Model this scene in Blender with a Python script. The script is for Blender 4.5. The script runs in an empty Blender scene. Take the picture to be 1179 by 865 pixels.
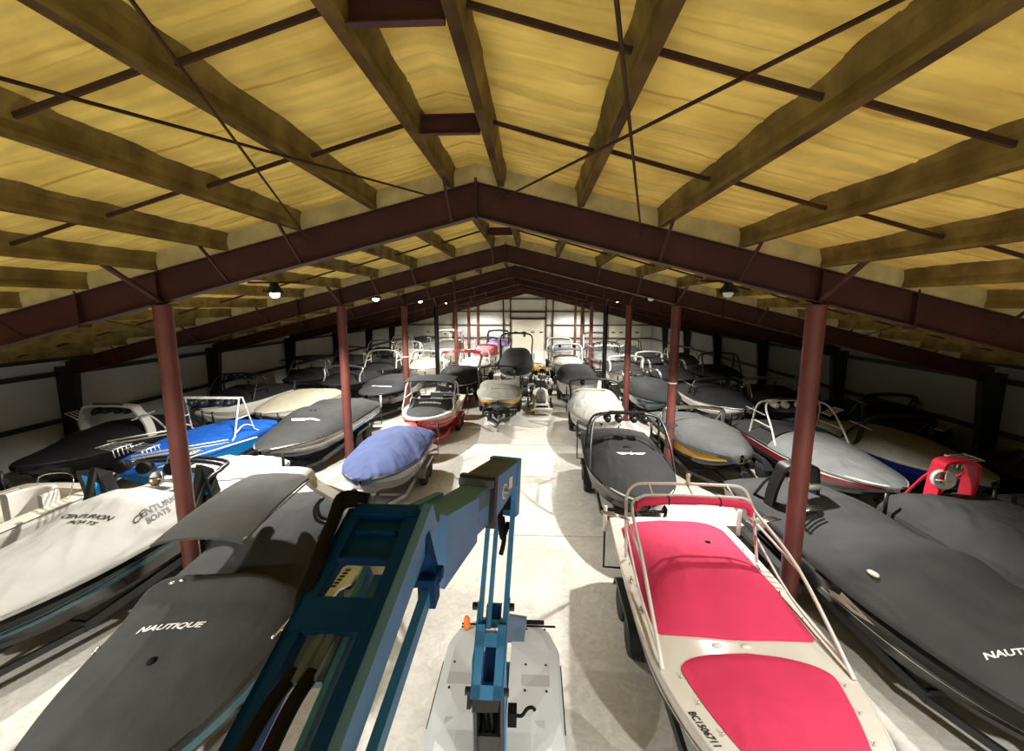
import bpy, math, random
from mathutils import Vector, Matrix, noise
from mathutils.bvhtree import BVHTree
random.seed(7)
C = bpy.context.scene.collection
S = bpy.context.scene
PI = math.pi
R = math.radians

# ------------------------------------------------------------------ materials
def mat(name, col, rough=.6, metal=0., var=.0, vscale=3., col2=None, bump=0., bscale=20., spec=.5, stretch=None):
    m = bpy.data.materials.new(name); m.use_nodes = True
    nt = m.node_tree; p = nt.nodes['Principled BSDF']
    p.inputs['Base Color'].default_value = (*col, 1)
    p.inputs['Roughness'].default_value = rough
    p.inputs['Metallic'].default_value = metal
    p.inputs['Specular IOR Level'].default_value = spec
    if var or bump:
        tc = nt.nodes.new('ShaderNodeTexCoord')
        mp = nt.nodes.new('ShaderNodeMapping')
        if stretch: mp.inputs['Scale'].default_value = stretch
        nt.links.new(tc.outputs['Object'], mp.inputs['Vector'])
    if var:
        n = nt.nodes.new('ShaderNodeTexNoise'); n.inputs['Scale'].default_value = vscale
        n.inputs['Detail'].default_value = 5
        nt.links.new(mp.outputs['Vector'], n.inputs['Vector'])
        r = nt.nodes.new('ShaderNodeValToRGB')
        r.color_ramp.elements[0].position = .35; r.color_ramp.elements[1].position = .68
        c2 = col2 if col2 else tuple(max(0, c * (1 - var)) for c in col)
        r.color_ramp.elements[0].color = (*c2, 1); r.color_ramp.elements[1].color = (*col, 1)
        nt.links.new(n.outputs['Fac'], r.inputs['Fac'])
        nt.links.new(r.outputs['Color'], p.inputs['Base Color'])
    if bump:
        n2 = nt.nodes.new('ShaderNodeTexNoise'); n2.inputs['Scale'].default_value = bscale
        n2.inputs['Detail'].default_value = 4
        nt.links.new(mp.outputs['Vector'], n2.inputs['Vector'])
        b = nt.nodes.new('ShaderNodeBump'); b.inputs['Strength'].default_value = bump
        b.inputs['Distance'].default_value = .02
        nt.links.new(n2.outputs['Fac'], b.inputs['Height'])
        nt.links.new(b.outputs['Normal'], p.inputs['Normal'])
    return m

def cloth(name, col, var=.22, rough=.85, wrinkle=.55):
    m = mat(name, col, rough, 0, var, 1.6, None, .3, 9, .25)
    nt = m.node_tree; b0 = [n for n in nt.nodes if n.type == 'BUMP'][0]; p = nt.nodes['Principled BSDF']
    tc = nt.nodes.new('ShaderNodeTexCoord'); mp = nt.nodes.new('ShaderNodeMapping'); mp.inputs['Rotation'].default_value = (0, 0, .5); mp.inputs['Scale'].default_value = (2.2, .7, 2.2)
    n = nt.nodes.new('ShaderNodeTexNoise'); n.noise_type = 'RIDGED_MULTIFRACTAL'; n.inputs['Scale'].default_value = 1.5; n.inputs['Detail'].default_value = 2.5; n.inputs['Distortion'].default_value = .4
    nt.links.new(tc.outputs['Object'], mp.inputs['Vector']); nt.links.new(mp.outputs['Vector'], n.inputs['Vector'])
    b = nt.nodes.new('ShaderNodeBump'); b.inputs['Strength'].default_value = wrinkle; b.inputs['Distance'].default_value = .06
    nt.links.new(n.outputs['Fac'], b.inputs['Height']); nt.links.new(b0.outputs['Normal'], b.inputs['Normal']); nt.links.new(b.outputs['Normal'], p.inputs['Normal'])
    return m
def gel(name, col, rough=.18):
    return mat(name, col, rough, 0, .06, 2, None, 0, 1, .5)

M = dict(
 c_black=cloth('black canvas', (.009, .0095, .010)), c_coal=cloth('charcoal canvas', (.024, .0255, .027)),
 c_grey=cloth('grey canvas', (.048, .050, .052)), c_mid=cloth('mid grey canvas', (.085, .088, .090)), c_silver=cloth('silver canvas', (.18, .19, .195)),
 c_olive=cloth('olive grey canvas', (.24, .24, .205)),
 c_white=cloth('white canvas', (.40, .395, .38), .12, .85, .9), c_beige=cloth('beige canvas', (.42, .385, .29), .14),
 c_royal=cloth('royal blue canvas', (.004, .085, .42)), c_denim=cloth('denim blue canvas', (.075, .10, .225)),
 c_red=cloth('red canvas', (.63, .042, .115), .12, .85, .35), c_pink=cloth('faded red canvas', (.72, .18, .22), .1), c_purple=cloth('purple canvas', (.3, .22, .5)),
 white=gel('white gelcoat', (.62, .60, .55)), black=gel('black gelcoat', (.008, .008, .009)), red=gel('red gelcoat', (.5, .02, .035)),
 yellow=gel('yellow gelcoat', (.62, .36, .03)), blue=gel('blue gelcoat', (.01, .17, .45)), navy=gel('navy gelcoat', (.008, .01, .09)),
 teal=gel('teal gelcoat', (.02, .12, .16)), maroon=gel('maroon gelcoat', (.16, .02, .035)), grey=gel('grey gelcoat', (.2, .2, .2)),
 cyan=gel('cyan vinyl', (.02, .33, .72), .4), cream=gel('cream gelcoat', (.68, .64, .54)),
 mwhite=mat('white powder coat', (.62, .61, .58), .35), mblack=mat('black powder coat', (.012, .012, .013), .4), chrome=mat('polished aluminium', (.8, .8, .8), .22, 1.),
 mred=mat('red powder coat', (.62, .02, .05), .35), galv=mat('galvanised steel', (.42, .43, .43), .45, .8, .25, 9), tblack=mat('black painted steel', (.02, .02, .022), .5, 0, .3, 6),
 rubber=mat('tyre rubber', (.018, .018, .018), .9), hub=mat('grey wheel', (.4, .4, .39), .4, .7), plast=mat('black plastic', (.0045, .0045, .005), .7, 0, 0, 1, None, 0, 1, .15),
 vinyl=mat('dark vinyl', (.03, .03, .032), .6), cushion=mat('white vinyl', (.6, .58, .54), .5), glass=mat('tinted acrylic', (.03, .035, .04), .08),
 carpet=mat('bunk carpet', (.05, .05, .05), .95), ink=mat('white lettering', (.8, .8, .8), .6), inkb=mat('black lettering', (.02, .02, .02), .6),
 post=mat('white plastic post', (.72, .71, .68), .5), orange=mat('orange lens', (.9, .2, .02), .3),
)

# ------------------------------------------------------------------ mesh builder
class MB:
    def __init__(s): s.v = []; s.f = []; s.m = []
    def add(s, vs, fs, mi=0):
        b = len(s.v); s.v += [tuple(p) for p in vs]
        for f in fs: s.f.append(tuple(b + i for i in f)); s.m.append(mi)
    def box(s, c, d, rot=None, mi=0, taper=1.):
        x, y, z = d[0] / 2, d[1] / 2, d[2] / 2
        vs = [Vector(p) for p in ((-x, -y, -z), (x, -y, -z), (x, y, -z), (-x, y, -z), (-x * taper, -y * taper, z), (x * taper, -y * taper, z), (x * taper, y * taper, z), (-x * taper, y * taper, z))]
        if rot: vs = [rot @ p for p in vs]
        s.add([p + Vector(c) for p in vs], [(0, 3, 2, 1), (4, 5, 6, 7), (0, 1, 5, 4), (1, 2, 6, 5), (2, 3, 7, 6), (3, 0, 4, 7)], mi)
    def bar(s, a, b, w, h, mi=0, up=(0, 0, 1)):
        a = Vector(a); b = Vector(b); d = (b - a); L = d.length; d.normalize()
        u = Vector(up)
        if abs(d.dot(u)) > .98: u = Vector((0, 1, 0))
        x = d.cross(u).normalized(); z = x.cross(d).normalized()
        s.box((a + b) / 2, (w, L, h), Matrix((x, d, z)).transposed(), mi)
    def tube(s, pts, r, n=8, mi=0, smooth=0, cap=True, flat=1.):
        pts = [Vector(p) for p in pts]
        if smooth: pts = catmull(pts, smooth)
        rs = r if isinstance(r, (list, tuple)) else None
        prev = None; rings = []
        for i, p in enumerate(pts):
            t = (pts[min(i + 1, len(pts) - 1)] - pts[max(i - 1, 0)])
            if t.length < 1e-9: t = Vector((0, 0, 1))
            t.normalize()
            if prev is None:
                u = Vector((0, 0, 1)) if abs(t.z) < .9 else Vector((0, 1, 0))
                a = t.cross(u).normalized()
            else:
                a = (prev - t * prev.dot(t))
                a = a.normalized() if a.length > 1e-6 else t.cross(Vector((0, 1, 0))).normalized()
            b = t.cross(a).normalized(); prev = a
            rr = (rs[min(int(i * len(rs) / len(pts)), len(rs) - 1)] if rs else r)
            rings.append([p + a * (rr * math.cos(2 * PI * k / n)) + b * (rr * flat * math.sin(2 * PI * k / n)) for k in range(n)])
        vs = [q for rg in rings for q in rg]; fs = []
        for i in range(len(rings) - 1):
            for k in range(n):
                fs.append((i * n + k, i * n + (k + 1) % n, (i + 1) * n + (k + 1) % n, (i + 1) * n + k))
        if cap:
            fs.append(tuple(range(n - 1, -1, -1))); fs.append(tuple((len(rings) - 1) * n + k for k in range(n)))
        s.add(vs, fs, mi)
    def lathe(s, prof, c=(0, 0, 0), axis=(0, 0, 1), n=20, mi=0):
        ax = Vector(axis).normalized()
        u = Vector((1, 0, 0)) if abs(ax.x) < .9 else Vector((0, 1, 0))
        a = ax.cross(u).normalized(); b = ax.cross(a)
        vs = []; fs = []
        for (r, h) in prof:
            for k in range(n):
                vs.append(Vector(c) + ax * h + a * (r * math.cos(2 * PI * k / n)) + b * (r * math.sin(2 * PI * k / n)))
        for i in range(len(prof) - 1):
            for k in range(n):
                fs.append((i * n + k, i * n + (k + 1) % n, (i + 1) * n + (k + 1) % n, (i + 1) * n + k))
        fs.append(tuple(range(n - 1, -1, -1))); fs.append(tuple((len(prof) - 1) * n + k for k in range(n)))
        s.add(vs, fs, mi)
    def grid(s, rows, mi=0, closed=False, flip=False):
        n = len(rows[0]); vs = [p for r in rows for p in r]; fs = []
        for i in range(len(rows) - 1):
            for k in range(n - 1 + (1 if closed else 0)):
                q = (i * n + k, i * n + (k + 1) % n, (i + 1) * n + (k + 1) % n, (i + 1) * n + k)
                fs.append(q[::-1] if flip else q)
        s.add(vs, fs, mi)
    def prism(s, poly, a, b, axis='x', mi=0):
        """outline in a plane, given real thickness from a to b along axis"""
        def P(p, t):
            return {'x': (t, p[0], p[1]), 'y': (p[0], t, p[1]), 'z': (p[0], p[1], t)}[axis]
        n = len(poly)
        vs = [P(p, a) for p in poly] + [P(p, b) for p in poly]
        fs = [tuple(range(n - 1, -1, -1)), tuple(range(n, 2 * n))] + [(i, (i + 1) % n, n + (i + 1) % n, n + i) for i in range(n)]
        s.add(vs, fs, mi)
    def build(s, name, mats, parent=None, smooth=False, off=(0, 0, 0), angle=None):
        me = bpy.data.meshes.new(name)
        ox, oy, oz = off
        me.from_pydata([(x - ox, y - oy, z - oz) for x, y, z in s.v], [], s.f)
        for m in (mats if isinstance(mats, (list, tuple)) else [mats]):
            me.materials.append(M[m] if isinstance(m, str) else m)
        me.polygons.foreach_set('material_index', s.m)
        if smooth: me.polygons.foreach_set('use_smooth', [True] * len(s.f))
        me.update()
        if smooth and angle: 
            try: me.set_sharp_from_angle(angle=R(angle))
            except Exception: pass
        o = bpy.data.objects.new(name, me); C.objects.link(o)
        if parent: o.parent = parent
        return o

def catmull(p, k):
    out = []
    n = len(p)
    for i in range(n - 1):
        p0 = p[max(i - 1, 0)]; p1 = p[i]; p2 = p[i + 1]; p3 = p[min(i + 2, n - 1)]
        for j in range(k):
            t = j / k
            out.append(.5 * ((2 * p1) + (p2 - p0) * t + (2 * p0 - 5 * p1 + 4 * p2 - p3) * t * t + (3 * p1 - p0 - 3 * p2 + p3) * t ** 3))
    out.append(p[-1]); return out

def thing(name, label, cat, loc=(0, 0, 0), rz=0, group=None):
    o = bpy.data.objects.new(name, None); C.objects.link(o)
    o.empty_display_size = .2
    o.location = loc; o.rotation_euler = (0, 0, rz); o['label'] = label; o['category'] = cat
    if group: o['group'] = group
    return o
def tag(o, label, cat, group=None):
    o['label'] = label; o['category'] = cat
    if group: o['group'] = group
    return o
def struct(o): o['kind'] = 'structure'; return o
def lerp(tab, t):
    if t <= tab[0][0]: return tab[0][1]
    for (a, x), (b, y) in zip(tab, tab[1:]):
        if t <= b: return x + (y - x) * (t - a) / (b - a)
    return tab[-1][1]
def smooth_lerp(tab, t, w=.02):
    return (lerp(tab, t - w) + lerp(tab, t - w / 2) + 2 * lerp(tab, t) + lerp(tab, t + w / 2) + lerp(tab, t + w)) / 6

def text_polys(txt, bold=True):
    """lettering outlines as triangles/polygons in the unit of the letter height"""
    cu = bpy.data.curves.new('lettering', 'FONT'); cu.body = txt; cu.resolution_u = 3
    cu.offset = .028 if bold else 0
    ob = bpy.data.objects.new('lettering', cu); C.objects.link(ob)
    dg = bpy.context.evaluated_depsgraph_get()
    me = bpy.data.meshes.new_from_object(ob.evaluated_get(dg))
    v = [tuple(p.co) for p in me.vertices]; f = [tuple(p.vertices) for p in me.polygons]
    bpy.data.objects.remove(ob); bpy.data.curves.remove(cu); bpy.data.meshes.remove(me)
    x0 = min(p[0] for p in v); x1 = max(p[0] for p in v)
    y0 = min(p[1] for p in v); y1 = max(p[1] for p in v)
    h = y1 - y0
    return [((p[0] - (x0 + x1) / 2) / h, (p[1] - y0) / h - .5) for p in v], f, (x1 - x0) / h

# ------------------------------------------------------------------ the building
H_CAM = 5.875
XC = -1.0                     # ridge line
BAY = 7.625; Y1 = 7.93        # first frame in front of the camera
FR = [Y1 + BAY * k for k in range(-1, 7)]
YBACK = Y1 + BAY * 7; YFRONT = -8.6
XL, XR = -17.6, 15.6
COLX = (-6.77, 4.76)
LAMPS_L, LAMPS_R = -6.88, 4.85
def deck_z(x): return 8.22 - .25 * abs(x - XC)
def raft_top(x): return 7.93 - .25 * abs(x - XC)
def raft_bot(x): return 7.37 - .25 * abs(x - XC)

foam = mat('sprayed foam', (.76, .575, .155), .9, 0, .5, 1.3, (.55, .395, .095), .5, 6, .15, (1, 1, 1))
nt = foam.node_tree      # spray passes: darker streaks running down the slope
p_ = nt.nodes['Principled BSDF']; src = p_.inputs['Base Color'].links[0].from_socket
tcf = nt.nodes.new('ShaderNodeTexCoord'); mpf = nt.nodes.new('ShaderNodeMapping'); mpf.inputs['Scale'].default_value = (.45, 5.5, .5); nt.links.new(tcf.outputs['Object'], mpf.inputs['Vector'])
nf = nt.nodes.new('ShaderNodeTexNoise'); nf.inputs['Scale'].default_value = 1.; nf.inputs['Detail'].default_value = 6; nt.links.new(mpf.outputs['Vector'], nf.inputs['Vector'])
mf = nt.nodes.new('ShaderNodeMapRange'); mf.inputs['From Min'].default_value = .36; mf.inputs['From Max'].default_value = .56; mf.inputs['To Min'].default_value = .80; mf.inputs['To Max'].default_value = 1.05; nt.links.new(nf.outputs['Fac'], mf.inputs['Value'])
mm = nt.nodes.new('ShaderNodeMix'); mm.data_type = 'RGBA'; mm.blend_type = 'MULTIPLY'; mm.inputs['Factor'].default_value = 1
nt.links.new(src, mm.inputs[6]); nt.links.new(mf.outputs['Result'], mm.inputs[7])
# dark broken lines where the foam meets each roof-sheet rib
sp = nt.nodes.new('ShaderNodeSeparateXYZ'); nt.links.new(tcf.outputs['Object'], sp.inputs['Vector'])
nw = nt.nodes.new('ShaderNodeTexNoise'); nw.inputs['Scale'].default_value = 1.4; nw.inputs['Detail'].default_value = 3; nt.links.new(tcf.outputs['Object'], nw.inputs['Vector'])
def mth(op, a, b_=None, c=None):
    n = nt.nodes.new('ShaderNodeMath'); n.operation = op
    for i, v in enumerate((a, b_, c)):
        if v is None: continue
        if isinstance(v, (int, float)): n.inputs[i].default_value = v
        else: nt.links.new(v, n.inputs[i])
    return n.outputs[0]
yy = mth('MULTIPLY_ADD', nw.outputs['Fac'], .13, sp.outputs['Y'])
fr_ = mth('ABSOLUTE', mth('SUBTRACT', mth('FRACT', mth('DIVIDE', yy, .51)), .5))
ln = nt.nodes.new('ShaderNodeMapRange'); ln.inputs['From Min'].default_value = .015; ln.inputs['From Max'].default_value = .06; ln.inputs['To Min'].default_value = 1; ln.inputs['To Max'].default_value = 0; nt.links.new(fr_, ln.inputs['Value'])
br = nt.nodes.new('ShaderNodeMapRange'); br.inputs['From Min'].default_value = .42; br.inputs['From Max'].default_value = .58; br.inputs['To Min'].default_value = .0; br.inputs['To Max'].default_value = .52; nt.links.new(nf.outputs['Fac'], br.inputs['Value'])
m2 = nt.nodes.new('ShaderNodeMix'); m2.data_type = 'RGBA'; m2.blend_type = 'MULTIPLY'; m2.inputs[7].default_value = (.30, .22, .10, 1)
nt.links.new(mth('MULTIPLY', ln.outputs['Result'], br.outputs['Result']), m2.inputs['Factor']); nt.links.new(mm.outputs[2], m2.inputs[6]); nt.links.new(m2.outputs[2], p_.inputs['Base Color'])
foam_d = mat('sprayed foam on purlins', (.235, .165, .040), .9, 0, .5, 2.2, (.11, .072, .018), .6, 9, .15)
foam_l = mat('pale sprayed foam', (.44, .36, .16), .9, 0, .3, 3, None, .5, 9, .15)
maroon = mat('red oxide primer', (.06, .016, .012), .55, 0, .35, 1.5, None, .1, 30, .3)
maroon_c = mat('red oxide column paint', (.165, .048, .040), .45, 0, .25, 2.5, None, .08, 40, .4)
brown = mat('brown primer', (.05, .025, .013), .8, 0, .3, 3, None, 0, 1, .12)
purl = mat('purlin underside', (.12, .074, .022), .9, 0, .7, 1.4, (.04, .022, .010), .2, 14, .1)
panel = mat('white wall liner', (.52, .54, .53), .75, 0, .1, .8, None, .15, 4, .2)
panel_shade = mat('wall liner with painted shade', (.26, .27, .26), .75, 0, .1, .8, None, .15, 4, .2)  # white liner darkened, so the right wall's shade is in its colour
panel_d = mat('dark wall steel', (.012, .012, .011), .7, 0, .3, 2)
concrete = mat('concrete', (.64, .625, .585), .55, 0, .25, .55, (.51, .495, .455), .12, 14, .35)
nt = concrete.node_tree     # fine mottling and dusty streaks over the slab
p_ = nt.nodes['Principled BSDF']; src = p_.inputs['Base Color'].links[0].from_socket
n3 = nt.nodes.new('ShaderNodeTexNoise'); n3.inputs['Scale'].default_value = 5.5; n3.inputs['Detail'].default_value = 8; n3.inputs['Distortion'].default_value = 1.5
tc3 = nt.nodes.new('ShaderNodeTexCoord'); nt.links.new(tc3.outputs['Object'], n3.inputs['Vector'])
mr = nt.nodes.new('ShaderNodeMapRange'); mr.inputs['From Min'].default_value = .3; mr.inputs['From Max'].default_value = .7; mr.inputs['To Min'].default_value = .82; mr.inputs['To Max'].default_value = 1.08
nt.links.new(n3.outputs['Fac'], mr.inputs['Value'])
mx = nt.nodes.new('ShaderNodeMix'); mx.data_type = 'RGBA'; mx.blend_type = 'MULTIPLY'; mx.inputs['Factor'].default_value = 1
nt.links.new(src, mx.inputs[6]); nt.links.new(mr.outputs['Result'], mx.inputs[7]); nt.links.new(mx.outputs[2], p_.inputs['Base Color'])

b = MB(); b.box(((XL + XR) / 2, (YBACK + YFRONT) / 2, -.1), (XR - XL + .6, YBACK - YFRONT + .6, .2)); struct(b.build('floor', concrete))
# control joints sawn into the slab
for i, yj in enumerate((10.9, 18.6, 26.2, 33.8)):
    b = MB(); b.box((-.9, yj, .002), (5.4, .012, .004)); struct(b.build('trim_%d' % (i + 1), brown))

# ceiling: foam sprayed on ribbed roof sheets, one slope per object
def ceiling(side, nm):
    b = MB(); rows = []
    xe = XL - .2 if side < 0 else XR + .2
    ys = []
    y = YFRONT - .2
    while y < YBACK + .3:
        ys.append(y); y += .045 if y < 17 else .16
    NX = 84
    for y in ys:
        row = []
        for i in range(NX + 1):
            x = XC + (xe - XC) * (i / NX)
            z = deck_z(x)
            ph = (y + .06 * noise.noise(Vector((x * .5, y * .3, 3)))) / .51
            rib = max(0, 1 - abs((ph % 1) - .5) / .085)
            amp = .06 * (.75 + .7 * noise.noise(Vector((x * .35, math.floor(ph) * 3.3, 9))))
            dp = abs(((abs(x - XC) - .42) / 1.33 + .5) % 1 - .5) * 1.33
            amp *= max(.0, min(1, (dp - .14) / .2))
            z += -.012 + amp * rib * -1 + .022 * noise.noise(Vector((x * 1.3, y * 1.3, 0))) + .012 * noise.noise(Vector((x * 4, y * 4, 5)))
            row.append((x, y, z))
        rows.append(row)
    b.grid(rows, flip=(side > 0))
    return struct(b.build(nm, foam, None, True))
ceiling(-1, 'ceiling'); ceiling(1, 'ceiling')

# purlins run the length of the roof, foam-coated with a bare steel underside
PX = [XC + s * (.42 + 1.33 * k) for s in (-1, 1) for k in range(12)]
PX = [x for x in PX if XL + .4 < x < XR - .4]
for x in PX:
    s = -1 if x < XC else 1
    z0 = raft_top(x) + .012; b = MB(); rows = []
    y = YFRONT
    ys = []
    while y < YBACK:
        ys.append(y); y += .12 if y < 16 else .5
    ys.append(YBACK)
    for y in ys:
        n1 = .025 * noise.noise(Vector((x * 3, y * 2.2, 1))); n2 = .03 * noise.noise(Vector((x * 5, y * 1.6, 7)))
        zt = deck_z(x) + .03 - z0
        pr = [(-.15 + n1, zt + .05), (-.095 + n1, zt * .72), (-.075 + n2 * .5, zt * .35), (-.05, .0), (.05, .0), (.06 + n1 * .4, .045), (.055 + n1, zt * .4), (.08 + n2, zt * .75), (.14 + n2, zt + .05)]
        rows.append([(x + px * (1 if s < 0 else -1), y, z0 + pz) for px, pz in pr])
    n = len(pr)
    for i in range(len(rows) - 1):
        for k in range(n - 1):
            q = (0, 1, 2, 3)
            vs = [rows[i][k], rows[i][k + 1], rows[i + 1][k + 1], rows[i + 1][k]]
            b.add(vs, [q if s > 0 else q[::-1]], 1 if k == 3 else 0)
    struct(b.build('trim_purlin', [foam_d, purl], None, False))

# bridging straps across the purlins, two rows a bay, and the ridge channels
for k in range(-1, 7):
    ya = FR[k + 1]
    for q in ((.42, .69) if k == -1 else (.33, .67)):
        y = ya + BAY * q
        if y > YBACK: continue
        for s in (-1, 1):
            b = MB()
            xs = [x for x in PX if (x - XC) * s > 0]; xs.sort(key=lambda v: abs(v - XC))
            for xa, xb in zip(xs, xs[1:]):
                b.bar((xa + s * .08, y, deck_z(xa) - .13), (xb - s * .08, y, deck_z(xb) - .13), .03, .045)
            struct(b.build('trim_bridging', brown))
        b = MB(); zc = raft_top(XC - .42) + .13
        b.box((XC, y, zc), (.70, .012, .2)); b.box((XC, y - .035, zc - .1), (.70, .075, .012)); b.box((XC, y - .035, zc + .1), (.70, .075, .012))
        struct(b.build('trim_ridge_channel', maroon))

# foam closures sprayed over each rafter between the purlins
for k, yf in enumerate(FR):
    for s in (-1, 1):
        xs = sorted([x for x in PX if (x - XC) * s > 0], key=lambda v: abs(v - XC)); b = MB()
        for xa, xb in [(XC, xs[0])] + list(zip(xs, xs[1:])):
            rows = []
            for i in range(7):
                x = xa + (xb - xa) * i / 6; n1 = .02 * noise.noise(Vector((x * 4, yf, 2)))
                rows.append([(x, yf - .16 + n1, deck_z(x) + .02), (x, yf - .125, raft_top(x) + .12 + n1), (x, yf - .10, raft_top(x) + .004), (x, yf + .10, raft_top(x) + .004), (x, yf + .125, raft_top(x) + .12 - n1), (x, yf + .16 + n1, deck_z(x) + .02)])
            b.grid(rows, flip=s > 0)
        struct(b.build('trim_foam_closure', foam_l))

def i_beam(b, pts, w, t=.018):
    """pts: list of (x, ztop, zbot) along a frame; builds web and two flanges about y=0"""
    for (xa, ta, ba), (xb, tb, bb) in zip(pts, pts[1:]):
        for (y0, y1, za0, za1, zb0, zb1) in ((-.008, .008, ba, ta, bb, tb), (-w / 2, w / 2, ta - t, ta, tb - t, tb), (-w / 2, w / 2, ba, ba + t, bb, bb + t)):
            vs = [(xa, y0, za0), (xa, y1, za0), (xa, y1, za1), (xa, y0, za1), (xb, y0, zb0), (xb, y1, zb0), (xb, y1, zb1), (xb, y0, zb1)]
            b.add(vs, [(0, 1, 2, 3), (7, 6, 5, 4), (0, 4, 5, 1), (1, 5, 6, 2), (2, 6, 7, 3), (3, 7, 4, 0)])

ORD = ['above the camera, added as fill light', 'nearest in view', 'second in view', 'third in view', 'fourth in view', 'fifth in view', 'sixth in view', 'seventh in view, before the far wall']
COLW = [None, 'first', 'second', 'third', 'fourth', 'fifth', 'sixth', 'seventh']
for k, yf in enumerate(FR):
    t = thing('roof_beam', 'red-brown gabled steel roof beam, %s' % ORD[k], 'beam', (XC, yf, 0)); struct(t)
    b = MB(); xs = [XL + .35 - XC, -9, -5.7, 0, 5.7, 9, XR - .35 - XC]
    i_beam(b, [(x, raft_top(x + XC), raft_bot(x + XC)) for x in xs], .22)
    for x in (-5.77, 5.76): b.box((x, 0, (raft_top(x + XC) + raft_bot(x + XC)) / 2), (.02, .2, .56))
    b.build('rafter', maroon, t)
    b = MB()
    for s in (-1, 1): b.box((s * .012, 0, 7.66), (.02, .24, .66))
    b.build('ridge_plate', maroon, t)
    b = MB()
    for s in (-1, 1):
        x = s * 7.3; b.box((x, 0, (raft_top(x + XC) + raft_bot(x + XC)) / 2), (.03, .24, .66))
    b.build('splice_plate', maroon, t)
    # flange braces from the lower flange up to the purlins on the camera's side
    for j, x in enumerate(PX):
        i = round((abs(x - XC) - .42) / 1.33)
        if i in (0,) and x > XC: continue
        if i % 2 == 1 and i != 3: continue
        for sd in ((-1, 1) if k > 0 else (1,)):
            b = MB(); z0 = raft_bot(x) + .03; z1 = raft_top(x) + .05
            if i == 4:
                b.tube([(x - XC, sd * .05, raft_bot(x) + .02), (x - XC, sd * 1.15, z1 + .02)], .045, 8)
            else:
                b.bar((x - XC, sd * .1, z0), (x - XC, sd * .78, z1), .045, .012); b.bar((x - XC + .02, sd * .1, z0), (x - XC + .02, sd * .78, z1), .008, .045)
            b.build('flange_brace', maroon, t)
    for side, x in (('left', COLX[0]), ('right', COLX[1])):
        if k == 0: lab = 'round red-brown steel column beside the camera, %s of the aisle' % side
        else: lab = '%s round red-brown column from the camera along the %s of the aisle' % (COLW[k], side)
        t2 = thing('steel_column', lab, 'column', (x, yf, 0)); struct(t2)
        zt = raft_bot(x) - .015
        b = MB(); b.lathe([(.155, .02), (.155, zt - .02)], n=28); b.build('shaft', 'black' if k in (4,) else maroon_c, t2, True, angle=40)
        b = MB(); b.box((0, 0, .011), (.46, .46, .02)); b.box((0, 0, zt - .01), (.4, .3, .02)); b.build('end_plate', maroon, t2)
        if (side, k) in (('left', 3), ('right', 2)):
            b = MB(); b.lathe([(.158, 0), (.160, .01), (.160, .03), (.158, .04)], (0, 0, 3.25), n=28); b.build('tape_band', 'post', t2)
    # wall posts, tapered
    for side, x, s in (('left', XL, 1), ('right', XR, -1)):
        b = MB(); zt = raft_top(x) - .1
        b.prism([(x + s * .02, 0), (x + s * .42, 0), (x + s * .75, zt), (x + s * .02, zt)], yf - .13, yf - .11, 'y')
        b.prism([(x + s * .02, 0), (x + s * .42, 0), (x + s * .75, zt), (x + s * .02, zt)], yf + .11, yf + .13, 'y')
        b.prism([(x + s * .40, 0), (x + s * .43, 0), (x + s * .77, zt), (x + s * .74, zt)], yf - .13, yf + .13, 'y')
        struct(b.build('wall_%s_post' % side, panel_d))

# walls with liner sheets and girts
def side_wall(side, x, s):
    ztop = deck_z(x) + .1
    b = MB(); b.box((x - s * .1, (YBACK + YFRONT) / 2, ztop / 2), (.2, YBACK - YFRONT + .4, ztop)); struct(b.build('wall_%s' % side, panel if s > 0 else panel_shade))
    for z in (1.7, 3.42, 4.0):
        b = MB(); b.box((x + s * .11, (YBACK + YFRONT) / 2, z), (.22, YBACK - YFRONT, .14 if z < 3.9 else .2)); struct(b.build('trim_girt_%s' % side, panel_d))
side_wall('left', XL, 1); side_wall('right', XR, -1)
def gable(y, nm, s):
    b = MB(); zt = deck_z(XL); zr = deck_z(XC)
    b.prism([(XL - .2, 0), (XR + .2, 0), (XR + .2, zt), (XC, zr + .05), (XL - .2, zt)], y, y + s * .2, 'y'); struct(b.build(nm, panel))
gable(YBACK, 'wall_back', 1); gable(YFRONT, 'wall_front', -1)
for z in (1.64, 3.4, 5.19, 6.86):
    half = 16.5 if z < 4 else (8.22 - z) * 4 - .1
    spans = [(max(XL, XC - half), -3.35), (1.6, min(XR, XC + half))] if z < 5 else [(max(XL, XC - half), min(XR, XC + half))]
    b = MB()
    for xa, xb in spans: b.box(((xa + xb) / 2, YBACK - .1, z), (xb - xa, .2, .13))
    struct(b.build('trim_girt_back', brown))
for x in (-11, -7.6, -4.27, -3.3, 1.5, 2.42, 6.5, 9.6):
    b = MB(); zt = deck_z(x) - .1; b.box((x, YBACK - .14, zt / 2), (.24 if x == -11 else .16, .28, zt)); struct(b.build('trim_back_post', brown))
b = MB(); b.box((-.9, YBACK - .14, 4.25), (4.9, .26, .2)); b.box((-.9, YBACK - .14, 5.1), (4.9, .26, .12)); struct(b.build('trim_header', brown))
dgl = mat('dark door light', (.02, .02, .02), .2)
for i, (xa, xb, zt) in enumerate(((-3.2, 1.45, 4.12), (-15.2, -11.15, 3.55), (10.0, 14.2, 3.6))):
    b = MB(); n = 6
    for k in range(n):
        b.box(((xa + xb) / 2, YBACK - .04, zt * (k + .5) / n), (xb - xa, .07, zt / n - .012))
    d = struct(b.build('door_%d' % (i + 1), mat('door sheet %d' % i, (.66, .65, .55), .6, 0, .08, 1)))
    for j in range(4):
        xx = xa + (xb - xa) * (j + .5) / 4
        b = MB(); b.box((xx, YBACK - .085, 2.42), (.5, .03, .16)); b.build('door_light', dgl, d)

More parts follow.
